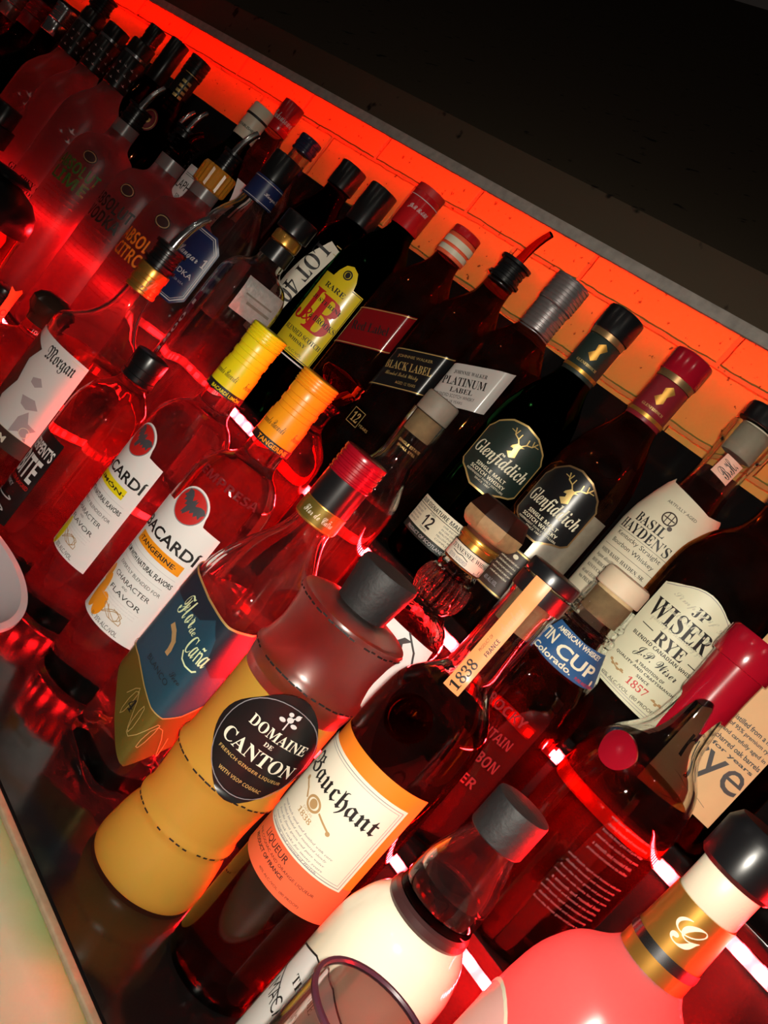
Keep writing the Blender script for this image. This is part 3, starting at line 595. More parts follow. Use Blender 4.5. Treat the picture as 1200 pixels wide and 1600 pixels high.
# round-topped dark stopper
r = bot('low clear bottle with round umber stopper beside the flare-shouldered rum', -.948, .550, 0)
sf = glass(r, [(.036, 0), (.0405, .004), (.041, .110), (.0400, .130), (.0330, .142), (.0200, .148), (.0160, .153), (.0160, .172)], G['redglow'], n=56)
lat('round_stopper', [(.0165, .166), (.0170, .171), (.0190, .176), (.0235, .183), (.0240, .192), (.0200, .199), (.0120, .2035), (0, .2045)], pb('umber_stopper', (.035, .015, .010), .25), r)
prints(r, sf, [(k['pale'], [('t', '1000', 'thin', .004, .159, .012, .005)])], .0006)
# tax-strip bottle
r = bot('squat dark bottle with an orange tax strip over its cap', -1.052, .550, 0)
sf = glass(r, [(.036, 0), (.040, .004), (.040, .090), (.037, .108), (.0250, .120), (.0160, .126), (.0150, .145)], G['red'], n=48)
label(r, sf, k['lblack'], rect(.01, .05, .08, .075), [(k['wine'], [('frame', .01, .05, .07, .06, .001)])])
ribcap(r, .0165, .140, .163, k['black'], 2)
bm = bmesh.new(); s3 = Surf([(.0168, .10), (.0168, .175)]); add_poly(bm, [(.006, .118), (.019, .118), (.019, .160), (.022, .168), (.016, .172), (.009, .167), (.003, .171), (.006, .158)]); wrap(bm, s3, .001)
tx = mk('tax_strip', bm, pb('orange_paper_strip', (.90, .25, .06), .5), r); prints(tx, s3, [(k['soot'], [('ring', .0125, .138, .008, .008, .001), ('t', '507', 'sans', .0125, .130, .007, .003)])], .0015)
# black-domed bottle
r = bot('clear bottle with a broad glossy black dome over its shoulders', -1.165, .525, 0)
sf = glass(r, [(.052, 0), (.0575, .005), (.058, .205), (.056, .214), (.045, .218)], G['redglow'], n=56)
lat('dome_cover', [(.0600, .206), (.0610, .209), (.0605, .222), (.0560, .236), (.0440, .248), (.0280, .2545), (.0240, .257)], k['black'], r)
lat('disc_lid', [(.0200, .257), (.0310, .2595), (.0325, .2625), (.0260, .267), (0, .269)], k['black'], r)
label(r, sf, k['redstrip'], ell(.02, .135, .035, .035), [(k['white'], [('ring', .02, .135, .030, .030, .0012)])])
# stepped black stopper
r = bot('clear bottle with a two-step black stopper behind the black-domed bottle', -1.325, .550, 0)
sf = glass(r, [(.036, 0), (.040, .004), (.040, .190), (.036, .220), (.024, .240), (.017, .256), (.016, .275)], G['redglow'], n=48)
ribcap(r, .0250, .268, .2950, k['black'], 0, 'stopper_skirt'); ribcap(r, .0195, .295, .3220, k['black'], 0, 'stopper_top')

# ------------------------------------------------------------------ middle step
# faceted whiskey with blue neck label
hexa = spoly(6, .035)
r = bot('six-sided whiskey bottle with blue neck label and pale wooden stopper', -.276, .650, 1, 12)
sf = glass(r, [(.034, 0, 1), (.0375, .004, 1), (.0385, .02, 1), (.0385, .130, 1), (.0380, .150, .9), (.0330, .165, .5), (.0250, .184, .1), (.0215, .193), (.0235, .196), (.0235, .199), (.0205, .2015), (.0205, .207), (.0225, .210), (.0205, .213), (.0195, .226)], G['clean'], hexa, 72, hollow=.003, liquid=(.160, gl('dark_amber_whiskey', (.55, .13, .03), .018, 1.38)))  # dark amber is the whiskey's own colour
s2 = at(sf, -12)
def arc(u, v, w, d, n=12): return [(u - w / 2 + w * i / n, v - d * (1 - (2 * i / n - 1) ** 2)) for i in range(n + 1)]
label(r, s2, k['blue'], arc(.006, .166, .070, .004) + [(.030, .190), (.006, .188), (-.020, .190)], [(k['cream'], [('t', 'AMERICAN WHISKEY', 'bold', .004, .1855, .040, .0038), ('t', "TIN", 'bold', -.019, .1775, .016, .0085), ('t', "CUP", 'bold', .010, .1745, .034, .0095), ('t', "Colorado.", 'bold', -.006, .1665, .036, .0046), ('ell', .031, .1685, .003, .004)]), (k['redp'], [('t', 'PURE AND STRONG', 'bold', .026, .1655, .020, .0022)])])
ribcap(r, .0160, .207, .2290, k['cork'], 0, 'cork'); ribcap(r, .0190, .2285, .2450, k['palewood'], 0, 'wooden_stopper', .004)
prints(r, s2, [(EMB, [('t', 'ROCKY', 'sans', -.004, .117, .034, .008), ('t', 'MOUNTAIN', 'sans', -.006, .098, .042, .008), ('t', 'BOURBON', 'sans', -.002, .079, .040, .009), ('t', 'WATER', 'sans', -.004, .060, .036, .008)])], .0003, 'embossing')
label(r, s2, pb('amber_sticker', (.35, .05, .01), .4), rect(-.014, .030, .022, .018), [(k['soot'], [('t', 'X', 'ital', -.014, .030, .008, .008)])], 0, 'sticker')
# red wax
r = bot('round-shouldered bourbon bottle dipped in dripping red wax', -.176, .645, 1)
sf = glass(r, [(.036, 0), (.0415, .006), (.0440, .05), (.0450, .110), (.0435, .138), (.0370, .160), (.0265, .172), (.0205, .182), (.0178, .200), (.0165, .225), (.0165, .245)], G['clean'], hollow=.0035, liquid=(.150, gl('bourbon', (.70, .26, .06), .018, 1.38)))
bm = bmesh.new(); n_ = 72; drip = []
for i in range(n_):
    a = 2 * pi * i / n_; d = .2125 + .004 * sin(3 * a + 1)
    for c_, ln_, w_ in ((-.62, .030, .16), (.55, .020, .16), (-2.2, .024, .2), (2.4, .03, .2)):
        e = (a - c_ + pi) % (2 * pi) - pi; d -= ln_ * math.exp(-(e / w_) ** 2)
    drip.append(d)
prev = None
for j, f in enumerate((0, .02, .12, .3, .5, .7, .85, 1)):
    vs = []
    for i in range(n_):
        a = 2 * pi * i / n_; z = drip[i] + (.2450 - drip[i]) * f; rr = sf.rk(z)[0] + (.0004 if j == 0 else .0018) + .0012 * f
        vs.append(bm.verts.new((rr * sin(a), -rr * cos(a), z)))
    if prev:
        for i in range(n_): bm.faces.new((prev[i], prev[(i + 1) % n_], vs[(i + 1) % n_], vs[i]))
    prev = vs
for rr, z in ((.0215, .2455), (.0218, .250), (.0212, .266), (.0195, .2685)):
    vs = [bm.verts.new((rr * (1 + (.02 if (i % 2 and z > .2457 and z < .267) else 0)) * sin(2 * pi * i / n_), -rr * (1 + (.02 if (i % 2 and z > .2457 and z < .267) else 0)) * cos(2 * pi * i / n_), z)) for i in range(n_)]
    for i in range(n_): bm.faces.new((prev[i], prev[(i + 1) % n_], vs[(i + 1) % n_], vs[i]))
    prev = vs
bm.faces.new(prev); mk('wax_seal', bm, k['wax'], r, 50)
bm = bmesh.new(); add_poly(bm, [(-.021 + .0138 * cos(a) * (1 + .05 * sin(3 * a)), .154 + .0120 * sin(a)) for a in [2 * pi * i / 36 for i in range(36)]]); wrap(bm, sf, .0028)
rt = bmesh.ops.extrude_face_region(bm, geom=bm.faces[:])
for v in rt['geom']:
    if isinstance(v, bmesh.types.BMVert): v.co *= 1; v.co -= Vector((v.co.x, v.co.y, 0)).normalized() * .0028
bmesh.ops.recalc_face_normals(bm, faces=bm.faces[:]); mk('wax_medallion', bm, k['wax'], r, 50)
prints(r, sf, [(pb('dull_print', (.16, .13, .13), .6), lines(6, .022, .122, .0050, .036, .0026, 'thin') + lines(9, .022, .086, .0046, .046, .0024, 'thin'))], .0006)
# octagonal stopper
r = bot('ribbed-neck whiskey bottle with octagonal dark wooden stopper', -.394, .650, 1)
sf = glass(r, [(.033, 0, 1), (.0345, .004, 1), (.0350, .08, 1), (.0345, .096, .9), (.0300, .108, .3), (.0195, .118), (.0170, .1225), (.0205, .128), (.0225, .138), (.0205, .150), (.0180, .1545), (.0190, .158), (.0170, .162), (.0160, .190)], G['ripple'], ssq(5), 72, hollow=.003, liquid=(.100, G['redglow']))
ribs = bmesh.new()
for i in range(22):
    a = 2 * pi * i / 22; tube(ribs, [(rr * sin(a), -rr * cos(a), z) for rr, z in ((.0190, .1265), (.0215, .132), (.0228, .138), (.0222, .144), (.0200, .151))], .0015, 8)
mk('neck_ribs', ribs, G['clear'], r)
nbs = Surf([(.0172, .16), (.0172, .19)])
lat('gold_collar', [(.0168, .1635), (.0168, .1865)], k['gold'], r)
neckband(r, nbs, .1655, .1795, k['ivory'], [(k['soot'], [('t', 'TENNESSEE WHISKEY', 'serif', .004, .1755, .046, .0038), ('t', '11-', 'plain', .020, .1690, .008, .003), ('t', 'BOTTLED', 'plain', .018, .1665, .012, .0016), ('line', [(-.014, .1722), (-.008, .1715), (-.004, .1725), (.002, .1710)], .0007), ('rect', 0, .1800, .107, .0009), ('rect', 0, .1652, .107, .0006)]), (k['greym'], [('t', 'SEVEN HUNDRED', 'sans', -.006, .1682, .018, .0034)])], 'neck_label', .0004)
ribcap(r, .0186, .1855, .1910, k['gold'], 1, 'gold_ring'); lat('stopper_neck', [(.0165, .191), (.0185, .1965)], k['darkwood'], r)
octo = spoly(8, 0)
st = lat('octagonal_stopper', [(.0200, .1945, 1), (.0235, .1965, 1), (.0262, .2010, 1), (.0268, .2035, 1), (.0268, .2095, 1)], k['endgrain'], r, octo, 64)
lat('stopper_cap', [(.0268, .2095, 1), (.0264, .2110, 1), (.0222, .2225, 1), (.0212, .2235, 1), (0, .2240, 1)], pb('dark_varnished_wood', (.022, .006, .004), .4, spec=.25, noise=.3, nscale=120), st, octo, 64)
label(r, at(sf, 0), k['white'], [(-.030, .020), (.030, .020), (.028, .099), (-.024, .101)], [(k['soot'], [('poly', [(-.004, .070), (.002, .078), (.008, .084), (.005, .090), (.010, .096), (.003, .095), (-.003, .085), (-.010, .076)]), ('line', [(.004, .100), (.016, .090), (.024, .076)], .0016)])])
# cork stopper clear bottle
r = bot('slim clear bottle with grey wooden stopper over a pale cork', -.517, .650, 1)
sf = glass(r, [(.028, 0), (.0305, .004), (.0310, .14), (.0295, .158), (.0220, .176), (.0175, .188), (.0168, .20), (.0180, .222), (.0182, .240)], G['clear'], hollow=.0028, liquid=(.15, G['redglow']))
ribcap(r, .0138, .219, .2400, k['cork'], 0, 'cork'); ribcap(r, .0168, .2405, .2610, k['greywood'], 0, 'wooden_stopper', .003)
prints(r, sf, [(k['goldp'], [('t', 'SINGLE ESTATE', 'thin', .002, .2090, .024, .0026), ('t', 'SMALL STILL', 'thin', .002, .2045, .020, .0022)])], .0006)
# red decanter
r = bot('red glass decanter with flaring cut stopper', -.628, .650, 1)
sf = glass(r, [(.034, 0, 1), (.0365, .004, 1), (.0365, .120, 1), (.0340, .140, .8), (.0180, .156, .2), (.0130, .162), (.0125, .180), (.0165, .185), (.0165, .188)], G['red'], ssq(5), 64)
lat('glass_stopper', [(.0095, .178), (.0100, .189), (.0150, .195), (.0235, .211), (.0245, .214), (.0225, .2185), (.010, .2215), (0, .2215)], K['redclear'], r, spoly(10, 0), 60)
# clear square with strip
r = bot('clear square-shouldered bottle with black neck band and silver-flecked label', -.825, .650, 1, 20)
sf = glass(r, [(.034, 0, 1), (.0355, .004, 1), (.0360, .03, 1), (.0360, .205, 1), (.0350, .226, 1), (.0300, .240, .7), (.0175, .2495, .1), (.0160, .255), (.0155, .296)], G['clear'], ssq(6), 72, hollow=.003, liquid=(.172, G['spirit']))
label(r, at(sf, 0), pb('crinkled_silver_label', (.62, .60, .56), .38, .5, noise=.35, bump=.8, nscale=140), rect(.004, .213, .048, .040), [(k['grey'], [('rect', .008, .208, .030, .003), ('rect', .004, .216, .034, .002)])], 0, 'foil_label')
neckband(r, sf, .259, .277, k['lblack'], (), 'black_neck_band', .0012); lat('gold_ring', [(.0150, .2775), (.0165, .2795), (.0165, .2890), (.0150, .2915)], k['gold'], r); ribcap(r, .0195, .2925, .3150, k['black'])
# red neck tag card
bm = bmesh.new(); s3 = at(sf, -90)
add_poly(bm, [(-.014, .070), (.0, .070), (.0, .180), (-.003, .186), (-.011, .186), (-.014, .180)]); wrap(bm, s3, .0015); tg = mk('red_strip_label', bm, k['redstrip'], r)
prints(tg, s3, [(k['pale'], [('t', '1800', 'script', -.007, .130, .055, .008, pi / 2), ('rect', -.007, .172, .008, .006)])], .002)
# navy-labelled vodka
r = bot('clear round-bodied vodka bottle with navy eight-cornered label and navy neck band', -.911, .650, 1)
sf = glass(r, [(.034, 0), (.0365, .004), (.0368, .20), (.0362, .236), (.0335, .258), (.0260, .276), (.0185, .288), (.0165, .296), (.0158, .318)], G['clear'], hollow=.0028, liquid=(.235, G['spirit']))
oc = [(-.052, .166), (-.040, .150), (-.008, .150), (.004, .162), (.004, .226), (-.008, .240), (-.040, .240), (-.052, .228)]
def inset(P, d):
    cx = sum(p[0] for p in P) / len(P); cy_ = sum(p[1] for p in P) / len(P); return [(cx + (x - cx) * (1 - d), cy_ + (y - cy_) * (1 - d * .7)) for x, y in P]
label(r, sf, k['navy'], oc, [(k['pale'], [('line', inset(oc, .09) + [inset(oc, .09)[0]], .0012), ('line', inset(oc, .16) + [inset(oc, .16)[0]], .0005), ('t', 'Hangar 1', 'script', -.024, .206, .046, .015), ('t', 'VODKA', 'plain', -.022, .187, .034, .0062), ('t', 'ALAMEDA, CA  U.S.A.', 'thin', -.022, .176, .028, .0028)])])
label(r, Surf([(.0192, .29), (.0178, .33)]), k['navy'], rect(0, .3125, .116, .028), [(k['pale'], [('rect', 0, .3005, .116, .0006), ('rect', 0, .3235, .116, .0006), ('t', 'Hangar 1', 'script', .013, .311, .022, .007)])], 0, 'neck_label')
lat('neck_sleeve', [(.0188, .2988), (.0180, .3265)], k['navy'], r); ribcap(r, .0175, .3270, .3600, k['black'])
# frosted vodkas
def frosted(lab, x, word, wm, u, tv, h, col=None, lean=.4, grey=False):
    r = bot(lab, x, .650, 1)
    sf = glass(r, [(.040, 0), (.0440, .004), (.0445, .014), (.0445, .205), (.0430, .224), (.0350, .238), (.0220, .245), (.0180, .250), (.0168, .262), (.0168, .278)], G['frost'])
    bm = bmesh.new(); c_ = ell(u * .75, .214, .021, .016); add_poly(bm, c_); wrap(bm, sf, .0008); md = mk('medallion', bm, k['umber'], r)
    prints(md, sf, [(k['tan'], [('ring', u * .75, .214, .018, .0135, .001)])], .0014)
    prints(r, sf, [(wm, [('t', word[0], 'sans', u, tv, .066, .0165), ('t', word[1], 'sans', u - .001, tv - .0195, .056, .0165)]), (k['redp'], lines(3, u, tv - .036, .0065, .056, .0040, 'script') + lines(4, u, tv - .062, .006, .056, .0036, 'script'))], .0007)
    lat('frosted_neck', [(.0170, .262), (.0172, .2785)], G['frostgrey'], r)
    return r, sf
r, sf = frosted('frosted vodka bottle with orange block lettering and jagged orange collar', -1.002, ('ABSOLUT', 'CITRON'), k['orangep'], -.024, .179, .305)
bm = bmesh.new(); n_ = 44; rg = []
for z, a_, rr in ((.276, .0, .0175), (.2775, .0008, .0205), (.300, .0008, .0212), (.3045, .0, .0195)):
    rg.append([bm.verts.new((rr * (1 + .05 * (i % 2)) * sin(2 * pi * i / n_), -rr * (1 + .05 * (i % 2)) * cos(2 * pi * i / n_), z + a_ * (i % 3))) for i in range(n_)])
for A, B in zip(rg, rg[1:]):
    for i in range(n_): bm.faces.new((A[i], A[(i + 1) % n_], B[(i + 1) % n_], B[i]))
bm.faces.new(rg[0][::-1]); bm.faces.new(rg[-1]); mk('jagged_collar', bm, pb('amber_plastic', (.55, .22, .02), .3), r, 20)
pourer(r, .306, .0110, radians(20), .05, .2)
r, sf = frosted('frosted vodka bottle with black block lettering and clear pour spout', -1.098, ('ABSOLUT', 'VODKA'), k['soot'], -.030, .188, .316)
pourer(r, .284, .0150, radians(20), .03, .4, G['smoke'], 4, K['redclear'])
r, sf = frosted('frosted vodka bottle with dark green block lettering and chrome pour spout', -1.238, ('ABSOLUT', 'LIME'), k['forest'], -.020, .192, .32)
pourer(r, .284, .0150, radians(20), .055, .2)
# geese vodkas
def bird(u, v, s, f=1):
    return ('poly', [(u - s * f, v + s * .5), (u - .25 * s * f, v + .12 * s), (u + .1 * s * f, v + s * .9), (u + .3 * s * f, v + .1 * s), (u + .95 * s * f, v - .05 * s), (u + .2 * s * f, v - .25 * s), (u - .3 * s * f, v - .1 * s)])
for x, lab, sp, ub in ((-1.332, 'frosted vodka bottle with flying birds and black bird-printed neck, nearest of three', 0, -.010), (-1.420, 'frosted vodka bottle with flying birds and black bird-printed neck, middle of three', 0, .008), (-1.508, 'frosted vodka bottle with flying birds and black bird-printed neck, farthest of three', 1, -.010)):
    r = bot(lab, x, .650, 1)
    sf = glass(r, [(.038, 0), (.0415, .004), (.0420, .02), (.0415, .230), (.0400, .255), (.0300, .276), (.0200, .290), (.0165, .305), (.0160, .325)], G['frost'], n=56)
    nb = ribcap(r, .0178, .306, .3560, k['lblack'], 0, 'neck_foil')
    prints(nb, Surf([(.0178, .30), (.0178, .36)]), [(k['pale'], [bird((i % 5) * .010 - .022 + .004 * (i // 5), .315 + .012 * (i // 5), .0032, 1) for i in range(15)])], .0006)
    lat('silver_ring', [(.0182, .356), (.0182, .3600)], k['silver'], r); ribcap(r, .0176, .3600, .3800, k['black'])
    prints(r, sf, [(k['pale'], [bird(ub, .222, .0070), bird(ub + .015, .216, .0085, -1), bird(ub - .012, .214, .0045), bird(ub + .004, .208, .006, -1)])], .0007)
    prints(r, sf, [(k['soot'], [('t', 'GREY GOOSE', 'serif', ub + .008, .130, .06, .009), ('t', 'VODKA', 'serif', ub + .008, .118, .03, .006)])], .0007)
    if sp: pourer(r, .386, .0150, radians(30), .035, .3)
for x, h, lab in ((-1.268, .196, 'dark squat bottle with chrome spout, right of two behind the frosted vodkas'), (-1.404, .200, 'dark squat bottle with chrome spout, left of two behind the frosted vodkas')):
    r = bot(lab, x, .740 if x > -1.3 else .802, 2); sf = glass(r, [(.028, 0), (.032, .004), (.032, .120), (.028, .140), (.018, .155), (.0150, .165), (.0150, .180)], G['darker'], n=48)
    pourer(r, .186, .0155, radians(20), .05, .2)
# far left row: metal-capped bottles
for x, y, h, m_, cm, lab in ((-1.600, .650, .364, 'smoke', 'silver', 'dark bottle with silver sleeve cap beyond the bird-printed vodkas'), (-1.690, .650, .350, 'smoke', 'wine', 'dark bottle with wine-red sleeve cap far along the step'), (-1.780, .650, .345, 'red', 'steel', 'reddish bottle with ribbed grey cap far along the step'), (-1.870, .650, .345, 'smoke', 'wine', 'dark bottle with wine-red cap, farthest visible on the step')):
    r = bot(lab, x, y, 1); sf = glass(r, [(.036, 0), (.0395, .004), (.0395, .220), (.036, .245), (.020, .268), (.0150, .285), (.0145, .320)], G[m_], n=40)
    ribcap(r, .0165, h - .050, h - .028, k[cm], 0, 'neck_foil'); ribcap(r, .0168, h - .0275, h, k[cm], 3)

# ------------------------------------------------------------------ top step
def back(lab, x, y, h, gm, cm, pr=None, capz=.045, ribs=2, r0=.036, capr=.0155, turn=0, sh=sround, neckm=None, **kw):
    r = bot(lab, x, y, 2, turn); z = h - capz
    pr = pr or [(r0 - .004, 0), (r0, .004), (r0, h * .52), (r0 - .002, h * .60), (r0 * .62, h * .71), (.0150, h * .78), (.0140, z), (.0140, z + .012)]
    sf = glass(r, pr, G[gm], sh, 56, **kw); cp = ribcap(r, capr, z, h, k[cm], ribs)
    return r, sf, cp
back('tall dark bottle with plain black cap, farthest left on the top step', -1.632, .800, .325, 'darker', 'black', capz=.06)
back('tall dark bottle with long black neck foil beside the brick wall', -1.448, .750, .312, 'darker', 'black', capz=.085, ribs=0)
r, sf, cp = back('dark bottle with ridged black cap and gilt-patterned neck', -1.340, .735, .302, 'darker', 'black', capz=.030, ribs=4, capr=.0165)
lat('neck_sleeve', [(.0155, .205), (.0152, .272)], k['lblack'], r); prints(r, Surf([(.0156, .2), (.0156, .28)]), [(k['goldp'], [('rect', u, .214 + .008 * i, .006, .0045) for i in range(7) for u in (-.003, .005)] + [('line', [(-.010, .275), (.010, .275)], .001)])], .0008)
label(r, sf, k['wine'], ell(-.012, .185, .026, .034), [(k['goldp'], [('ring', -.012, .185, .022, .030, .001), ('ell', -.012, .185, .008, .010)])], 0, 'neck_seal')
r, sf, cp = back('dark green whisky bottle with white banded cap and white label', -1.139, .735, .291, 'olive', 'cap', capz=.050, ribs=0)
prints(cp, Surf([(.0155, .2), (.0155, .3)]), [(k['soot'], [('rect', 0, .2735, .097, .0035), ('t', 'ESTABLISHED 1815', 'sans', .0, .2555, .040, .0036), ('t', 'ESTABLISHED 1815', 'sans', -.045, .2555, .040, .0036)])], .0007)
label(r, sf, k['white'], [(-.040, .095), (.012, .095), (.022, .108), (.022, .172), (-.040, .172)], [(k['soot'], [('t', 'LAPHROAIG', 'plain', -.010, .143, .056, .013), ('t', 'SINGLE MALT', 'plain', -.007, .127, .040, .006), ('t', 'WHISKY', 'plain', -.006, .1165, .026, .006), ('line', [(-.035, .160), (.018, .160)], .0006), ('line', [(-.035, .1575), (.018, .1575)], .0006)])])
r, sf, cp = back('pale-labelled bottle with flared red neck and red script cap', -1.192, .805, .333, 'redglow', 'red', [(.034, 0), (.038, .004), (.038, .20), (.0365, .226), (.0245, .248), (.0160, .280), (.0150, .300)], capz=.048, ribs=1, capr=.0165)
prints(cp, Surf([(.0165, .28), (.0165, .34)]), [(k['pale'], [('t', 'Luksusowa', 'script', -.003, .306, .036, .012)])], .0007); label(r, sf, k['white'], rect(0, .175, .06, .05), [(k['soot'], [('t', 'Y', 'serif', .018, .172, .012, .016)])])
r, sf, cp = back('clear bottle with blue-black double-ridged screw cap', -1.098, .795, .302, 'clear', 'navycap', [(.030, 0), (.033, .004), (.033, .18), (.031, .205), (.020, .225), (.0145, .24), (.0140, .285)], capz=.024, ribs=2, capr=.0165, hollow=.0028)
lat('neck_collar', [(.0165, .252), (.0168, .2545), (.0165, .260)], k['navycap'], r)
back('dark bottle with smooth black cap against the brick wall', -.984, .790, .300, 'darker', 'black', [(.035, 0), (.039, .004), (.039, .185), (.037, .205), (.022, .236), (.0165, .252), (.0158, .275)], capz=.035, ribs=0, capr=.0185)
r, sf, cp = back('dark rye bottle with square black cap and cream side label', -.866, .750, .287, 'darker', 'black', [(.0315, 0, 1), (.0345, .004, 1), (.0345, .19, 1), (.032, .212, .8), (.020, .228, .2), (.0155, .236), (.015, .26)], capz=.052, ribs=0, capr=.0185, sh=ssq(6), turn=15)
s2 = at(sf, -15)
label(r, s2, k['ivory'], [(-.044, .060), (-.012, .060), (-.008, .120), (.003, .196), (-.012, .200), (-.040, .140)], [(k['soot'], [('t', 'LOT 40', 'serif', -.016, .152, .078, .021, -pi / 2 - .05)] ), (k['greym'], lines(9, -.028, .122, .0048, .026, .0026, 'thin'))])
prints(r, s2, [(k['goldp'], [('line', [(-.004, .200), (.022, .200)], .0012), ('line', [(.009, .200), (.009, .165)], .0012), ('line', [(-.002, .190), (.020, .190)], .0008)])], .0007, 'emblem')
# yellow label scotch
r, sf, cp = back('dark green scotch bottle with large yellow label and red cap', -.790, .740, .311, 'green', 'red', [(.036, 0), (.0405, .004), (.041, .185), (.0395, .205), (.0290, .230), (.0185, .245), (.0155, .256), (.0150, .28)], capz=.052, ribs=0, capr=.0175)
lat('cap_rim', [(.0178, .303), (.0178, .3115)], k['redp'], cp); prints(cp, Surf([(.0178, .2), (.0178, .32)]), [(k['pale'], [('t', 'J&B RARE', 'script', 0, .283, .026, .007), ('rect', 0, .296, .11, .0008)])], .0008)
yl = [(-.046, .072), (.013, .072), (.013, .170), (-.001, .170), (-.003, .178), (-.008, .187), (-.016, .1905), (-.024, .187), (-.029, .178), (-.031, .170), (-.046, .170)]
label(r, sf, k['lemon'], yl, [(k['redp'], [('t', 'J', 'serif', -.034, .130, .020, .042), ('t', '&', 'serif', -.026, .119, .014, .016), ('t', 'B', 'serif', -.010, .127, .030, .044)]), (k['soot'], [('t', 'RARE', 'serif', -.018, .1585, .028, .0062), ('t', 'JUSTERINI', 'serif', -.016, .140, .040, .005), ('t', '& BROOKS', 'serif', -.006, .121, .034, .0066), ('t', 'BLENDED SCOTCH', 'serif', -.016, .0965, .052, .0056), ('t', 'WHISKY', 'serif', -.016, .0885, .024, .004), ('t', '40% ALC./VOL.', 'thin', -.014, .0775, .028, .0028), ('line', [(-.046, .0735), (.0118, .0735), (.0118, .1685), (-.001, .1685)], .0008), ('ring', -.016, .179, .011, .011, .0016), ('ell', -.016, .179, .006, .007)])])
label(r, sf, k['white'], rect(-.0165, .0685, .0605, .0016), (), 0, 'label_edge')
# three slanted-label square scotches
JW = [(.0295, 0, 1), (.0312, .003, 1), (.0315, .01, 1), (.0313, .200, 1), (.0303, .214, .9), (.0230, .232, .4), (.0165, .248, 0), (.0150, .262), (.0148, .278)]
def jw(lab, x, h, m_, v, w1, w2, lab_m, tm, items, turn=-36):
    r = bot(lab, x, .745, 2, turn); sf = glass(r, JW, G['dark'], ssq(7), 96); s2 = at(sf, 0)
    sl = .40; sk = lambda P: [(u, q + sl * (u - 0)) for u, q in P]
    label(r, s2, lab_m, sk([(-.0315, v - .024), (.0385, v - .024), (.0385, v + .024), (-.0315, v + .024)]), [(m2, [(i[0], i[1], i[2], i[3], v + i[4] + sl * i[3], i[5], i[6], math.atan(sl)) if i[0] == 't' else ('line', sk([(q[0], v + q[1]) for q in i[1]]), i[2]) for i in its]) for m2, its in items])
    return r, sf
E_ = [('line', [(-.0312, .0225), (.038, .0225)], .0010), ('line', [(-.0312, -.0225), (.038, -.0225)], .0010)]
r, sf = jw('square whisky bottle with slanted red label and red and white cap', -.712, .295, 'dark', .150, 0, 0, k['redstrip'], None, [(k['goldp'], E_), (k['soot'], [('t', 'Red Label', 'serif', 0, 0, .046, .010)])])
cp = ribcap(r, .0172, .2600, .2860, k['coral'], 1); ribcap(r, .0168, .2862, .2950, k['red'], 0); lat('cap_band', [(.0176, .2640), (.0176, .2700)], k['cap'], cp)
lat('white_band', [(.0175, .2735), (.0177, .277), (.0175, .281)], k['cream'], cp)
r, sf = jw('square whisky bottle with slanted black label and metal pour spout', -.633, .292, 'dark', .140, 0, 0, k['lblack'], None, [(k['goldp'], E_ + [('t', 'JOHNNIE WALKER', 'thin', 0, .014, .042, .004), ('t', 'BLACK LABEL', 'serif', 0, .003, .056, .0088), ('t', 'Blended Scotch Whisky', 'script', .0, -.008, .040, .006), ('t', 'AGED 12 YEARS', 'thin', .01, -.016, .024, .003)])])
pourer(r, .272, .0155, radians(-20), .056, .3, k['black'], 4, K['redclear'])
prints(r, at(sf, 0), [(k['goldp'], [('t', '12', 'serif', -.012, .070, .010, .011), ('frame', -.012, .070, .016, .017, .0006), ('t', 'YEARS', 'thin', .004, .066, .014, .003)])], .0008)
r, sf = jw('square whisky bottle with slanted pale grey label and ridged grey cap', -.561, .308, 'dark', .162, 0, 0, pb('platinum_label', (.50, .47, .44), .2, coat=.5), None, [(k['soot'], [('t', 'JOHNNIE WALKER', 'serif', -.002, .014, .038, .0042), ('t', 'PLATINUM', 'serif', -.002, .004, .050, .0088), ('t', 'LABEL', 'serif', .002, -.0055, .026, .005), ('t', 'BLENDED SCOTCH WHISKY', 'plain', 0, -.0125, .044, .0034), ('t', 'AGED 18 YEARS', 'thin', 0, -.0185, .026, .0028)])])
ribcap(r, .0180, .2360, .2780, k['steel'], 9, 'ridged_neck_foil'); ribcap(r, .0192, .2780, .3080, k['steel'], 7)
# three-sided malt bottles with stag shields
def stag(u, v, s):
    L_ = []
    for f in (1, -1):
        L_ += [('line', [(u + f * .10 * s, v + .25 * s), (u + f * .30 * s, v + .50 * s), (u + f * .62 * s, v + .62 * s), (u + f * .80 * s, v + .98 * s)], .07 * s), ('line', [(u + f * .30 * s, v + .50 * s), (u + f * .26 * s, v + .85 * s)], .06 * s), ('line', [(u + f * .62 * s, v + .62 * s), (u + f * .54 * s, v + .98 * s)], .06 * s), ('line', [(u + f * .70 * s, v + .75 * s), (u + f * 1.0 * s, v + .78 * s)], .05 * s)]
    L_ += [('poly', [(u - .16 * s, v + .26 * s), (u + .14 * s, v + .26 * s), (u + .12 * s, v), (u + .22 * s, v - .55 * s), (u - .1 * s, v - .75 * s), (u - .42 * s, v - .50 * s), (u - .16 * s, v - .30 * s), (u - .20 * s, v - .12 * s), (u - .40 * s, v - .16 * s), (u - .38 * s, v - .02 * s)]), ('poly', [(u + .14 * s, v + .24 * s), (u + .34 * s, v + .26 * s), (u + .13 * s, v + .12 * s)])]
    return L_
def shield(u, v, w, h):
    P = [(-.5, -.30), (-.42, -.36), (-.30, -.40), (-.12, -.50), (.12, -.50), (.30, -.40), (.42, -.36), (.5, -.30), (.5, .22), (.44, .28), (.40, .34), (.20, .46), (0, .5), (-.20, .46), (-.40, .34), (-.44, .28), (-.5, .22)]
    return [(u + x * w, v + y * h) for x, y in P]
